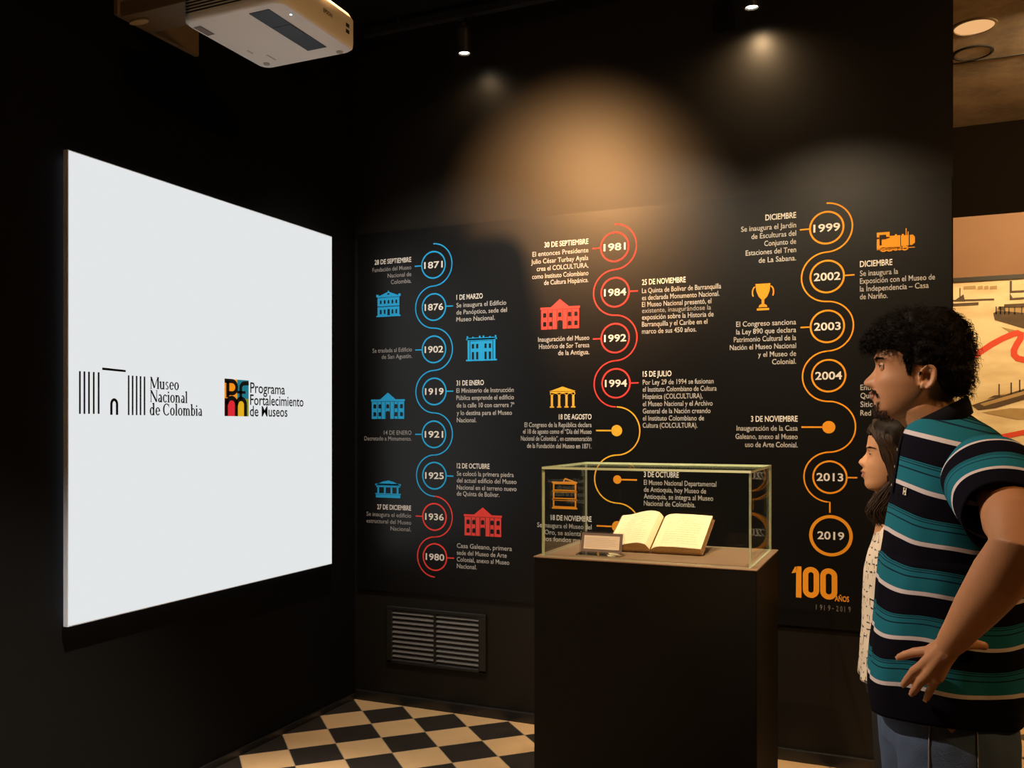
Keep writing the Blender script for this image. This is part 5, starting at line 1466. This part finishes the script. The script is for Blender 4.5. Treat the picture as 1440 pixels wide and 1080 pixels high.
for i in range(70):
    py = 587.5 + (780 - 587.5) * (i / 69) ** 1.3; ring = []
    for j_ in range(84):
        th = 2 * PI * j_ / 84; p = ghh.P(py, th); d = Vector((p.x - gh.X(1262), p.y - GY, .0)).normalized() if py > 600 else Vector((0, 0, 0))
        ring.append(p + d * (.0035 * noise.noise(Vector((th * 9, py * .03, 1))) + .003 * noise.noise(Vector((th * 25, py * .02, 4)))))
    rings.append(ring)
cap_.loft(rings); ghair = cap_.build('hair', M['hair_brown'], girl, smooth=True)
cb = MB()
def lock(pts, r, wav=.006, n=14):
    P = [Vector(p) for p in pts]; xs = np.linspace(0, 1, len(P)); f = [pchip(xs, [p[i] for p in P]) for i in range(3)]; ph = rng.uniform(0, 6)
    fr_ = rng.uniform(9, 15); out = []
    for t in np.linspace(0, 1, n):
        w_ = wav * t; out.append(Vector((f[0](t) + w_ * math.sin(fr_ * t + ph), f[1](t) + w_ * math.cos(fr_ * t * .8 + ph), f[2](t))))
    cb.tube(out, [r * (1 - .75 * t) + .0002 for t in np.linspace(0, 1, n)], 5)
for _ in range(420):      # from the parting, back over the crown and down both sides
    sg = rng.choice((-1, 1)); a = rng.random()
    p0_ = Vector((gh.X(1224 + 30 * a), GY + sg * .006, gh.Z(591.5 - 3.5 * math.sin(a * 2.4) + (6 if a < .12 else 0))))
    e = rng.random()
    lock([p0_, ghh.P(604 + 14 * a, sg * (.55 + .9 * a), .002), ghh.P(640, sg * (1.02 + .7 * a + .2 * e), .003), ghh.P(690, sg * (1.05 + .75 * a + .2 * e), .004), ghh.P(722 + 40 * e, sg * (.85 + 1.0 * a), .004)], rng.uniform(.0008, .0018), .007, 16)
for _ in range(260):      # the lengths that fall forward below the chin
    t = rng.random(); sg = -1 if rng.random() < .7 else 1
    x0_ = 1222 + 26 * t + rng.uniform(-2, 3)
    y_ = GY + sg * rng.uniform(.015, .085)
    lock([Vector((gh.X(1258 + 8 * t), GY + sg * .078, gh.Z(668))), Vector((gh.X(x0_ + 8), y_, gh.Z(697))), Vector((gh.X(x0_ - 3), y_ - .01, gh.Z(716))), Vector((gh.X(x0_ + 7), y_ - .005, gh.Z(728 + 10 * rng.random())))], rng.uniform(.0012, .0026), .006, 14)
for _ in range(90):       # loose fringe hairs
    a = rng.random(); sg = rng.choice((-1, 1))
    lock([Vector((gh.X(1232 + 8 * a), GY + sg * .01, gh.Z(592))), Vector((gh.X(1222.5 + 3 * a), GY + sg * .028, gh.Z(600))), Vector((gh.X(1220.5 + 4 * a), GY + sg * .05, gh.Z(608 + 4 * a)))], .0007, .003, 8)
cb.build('locks', M['hair_lock_lit'], ghair, smooth=True)
# blouse
brows_ = [(724, 1246, 1288, .070), (734, 1238, 1298, .120), (748, 1230, 1304, .155), (768, 1223, 1308, .165), (786, 1217.5, 1310, .158), (800, 1214.5, 1311, .150), (830, 1213, 1311, .142), (870, 1211.5, 1312, .142), (910, 1209.5, 1315, .150), (950, 1206.5, 1318, .158)]
bf_, bb_, bw_ = (pchip([r[0] for r in brows_], [r[i] for r in brows_]) for i in (1, 2, 3))
b = MB(); rings = []
for i in range(80):
    py = 724 + 226 * i / 79; ring = []
    a = (gh.X(bb_(py)) - gh.X(bf_(py))) / 2; xc = (gh.X(bb_(py)) + gh.X(bf_(py))) / 2; low = max(0, (py - 790) / 160)
    for j_ in range(80):
        t = 2 * PI * j_ / 80; f = .004 * low * math.sin(9 * t + 2 * noise.noise(Vector((t, py * .02, 3)))) + .003 * noise.noise(Vector((math.cos(t) * 3, math.sin(t) * 3, py * .04)))
        ring.append(Vector((xc - (a + f) * math.cos(t), GY + (bw_(py) + f) * math.sin(t), gh.Z(py))))
    rings.append(ring)
rings.append([p + Vector(((xc - p.x) * .03, (GY - p.y) * .03, .004)) for p in rings[-1]])
b.loft(rings, cap=False); bl = b.build('blouse', M['blouse'], girl, smooth=True)
for s_ in (-1, 1):
    b = MB(); b.tube([(gx, GY + s_ * .085, 1.150), (gx + .002, GY + s_ * .135, 1.135), (gx + .01, GY + s_ * .168, 1.07), (gx + .02, GY + s_ * .178, .95), (gx + .02, GY + s_ * .182, .90)], [.034, .052, .055, .052, .050], 20); b.build('sleeve', M['blouse'], bl, smooth=True)
j = MB()
j.loft([[Vector((gx + a_ * math.cos(t), GY + b_ * math.sin(t), z)) for t in np.linspace(0, 2 * PI, 33)[:-1]] for z, a_, b_ in ((.80, .080, .118), (.76, .088, .130), (.70, .092, .142), (.64, .09, .145))])
for s_ in (-1, 1):
    j.tube([(gx, GY + s_ * .076, .76), (gx, GY + s_ * .08, .60), (gx, GY + s_ * .082, .42), (gx + .01, GY + s_ * .085, .20), (gx + .012, GY + s_ * .085, .05)], [.066, .072, .062, .054, .05], 20, dome=False)
remesh(j, 'trousers', M['pants'], girl, .008, 4, .5)
shoe(girl, gx + .03, GY - .085, M['shoe']); shoe(girl, gx + .03, GY + .085, M['shoe'])

# the lettering helper is not part of the place
bpy.data.objects.remove(FOB)
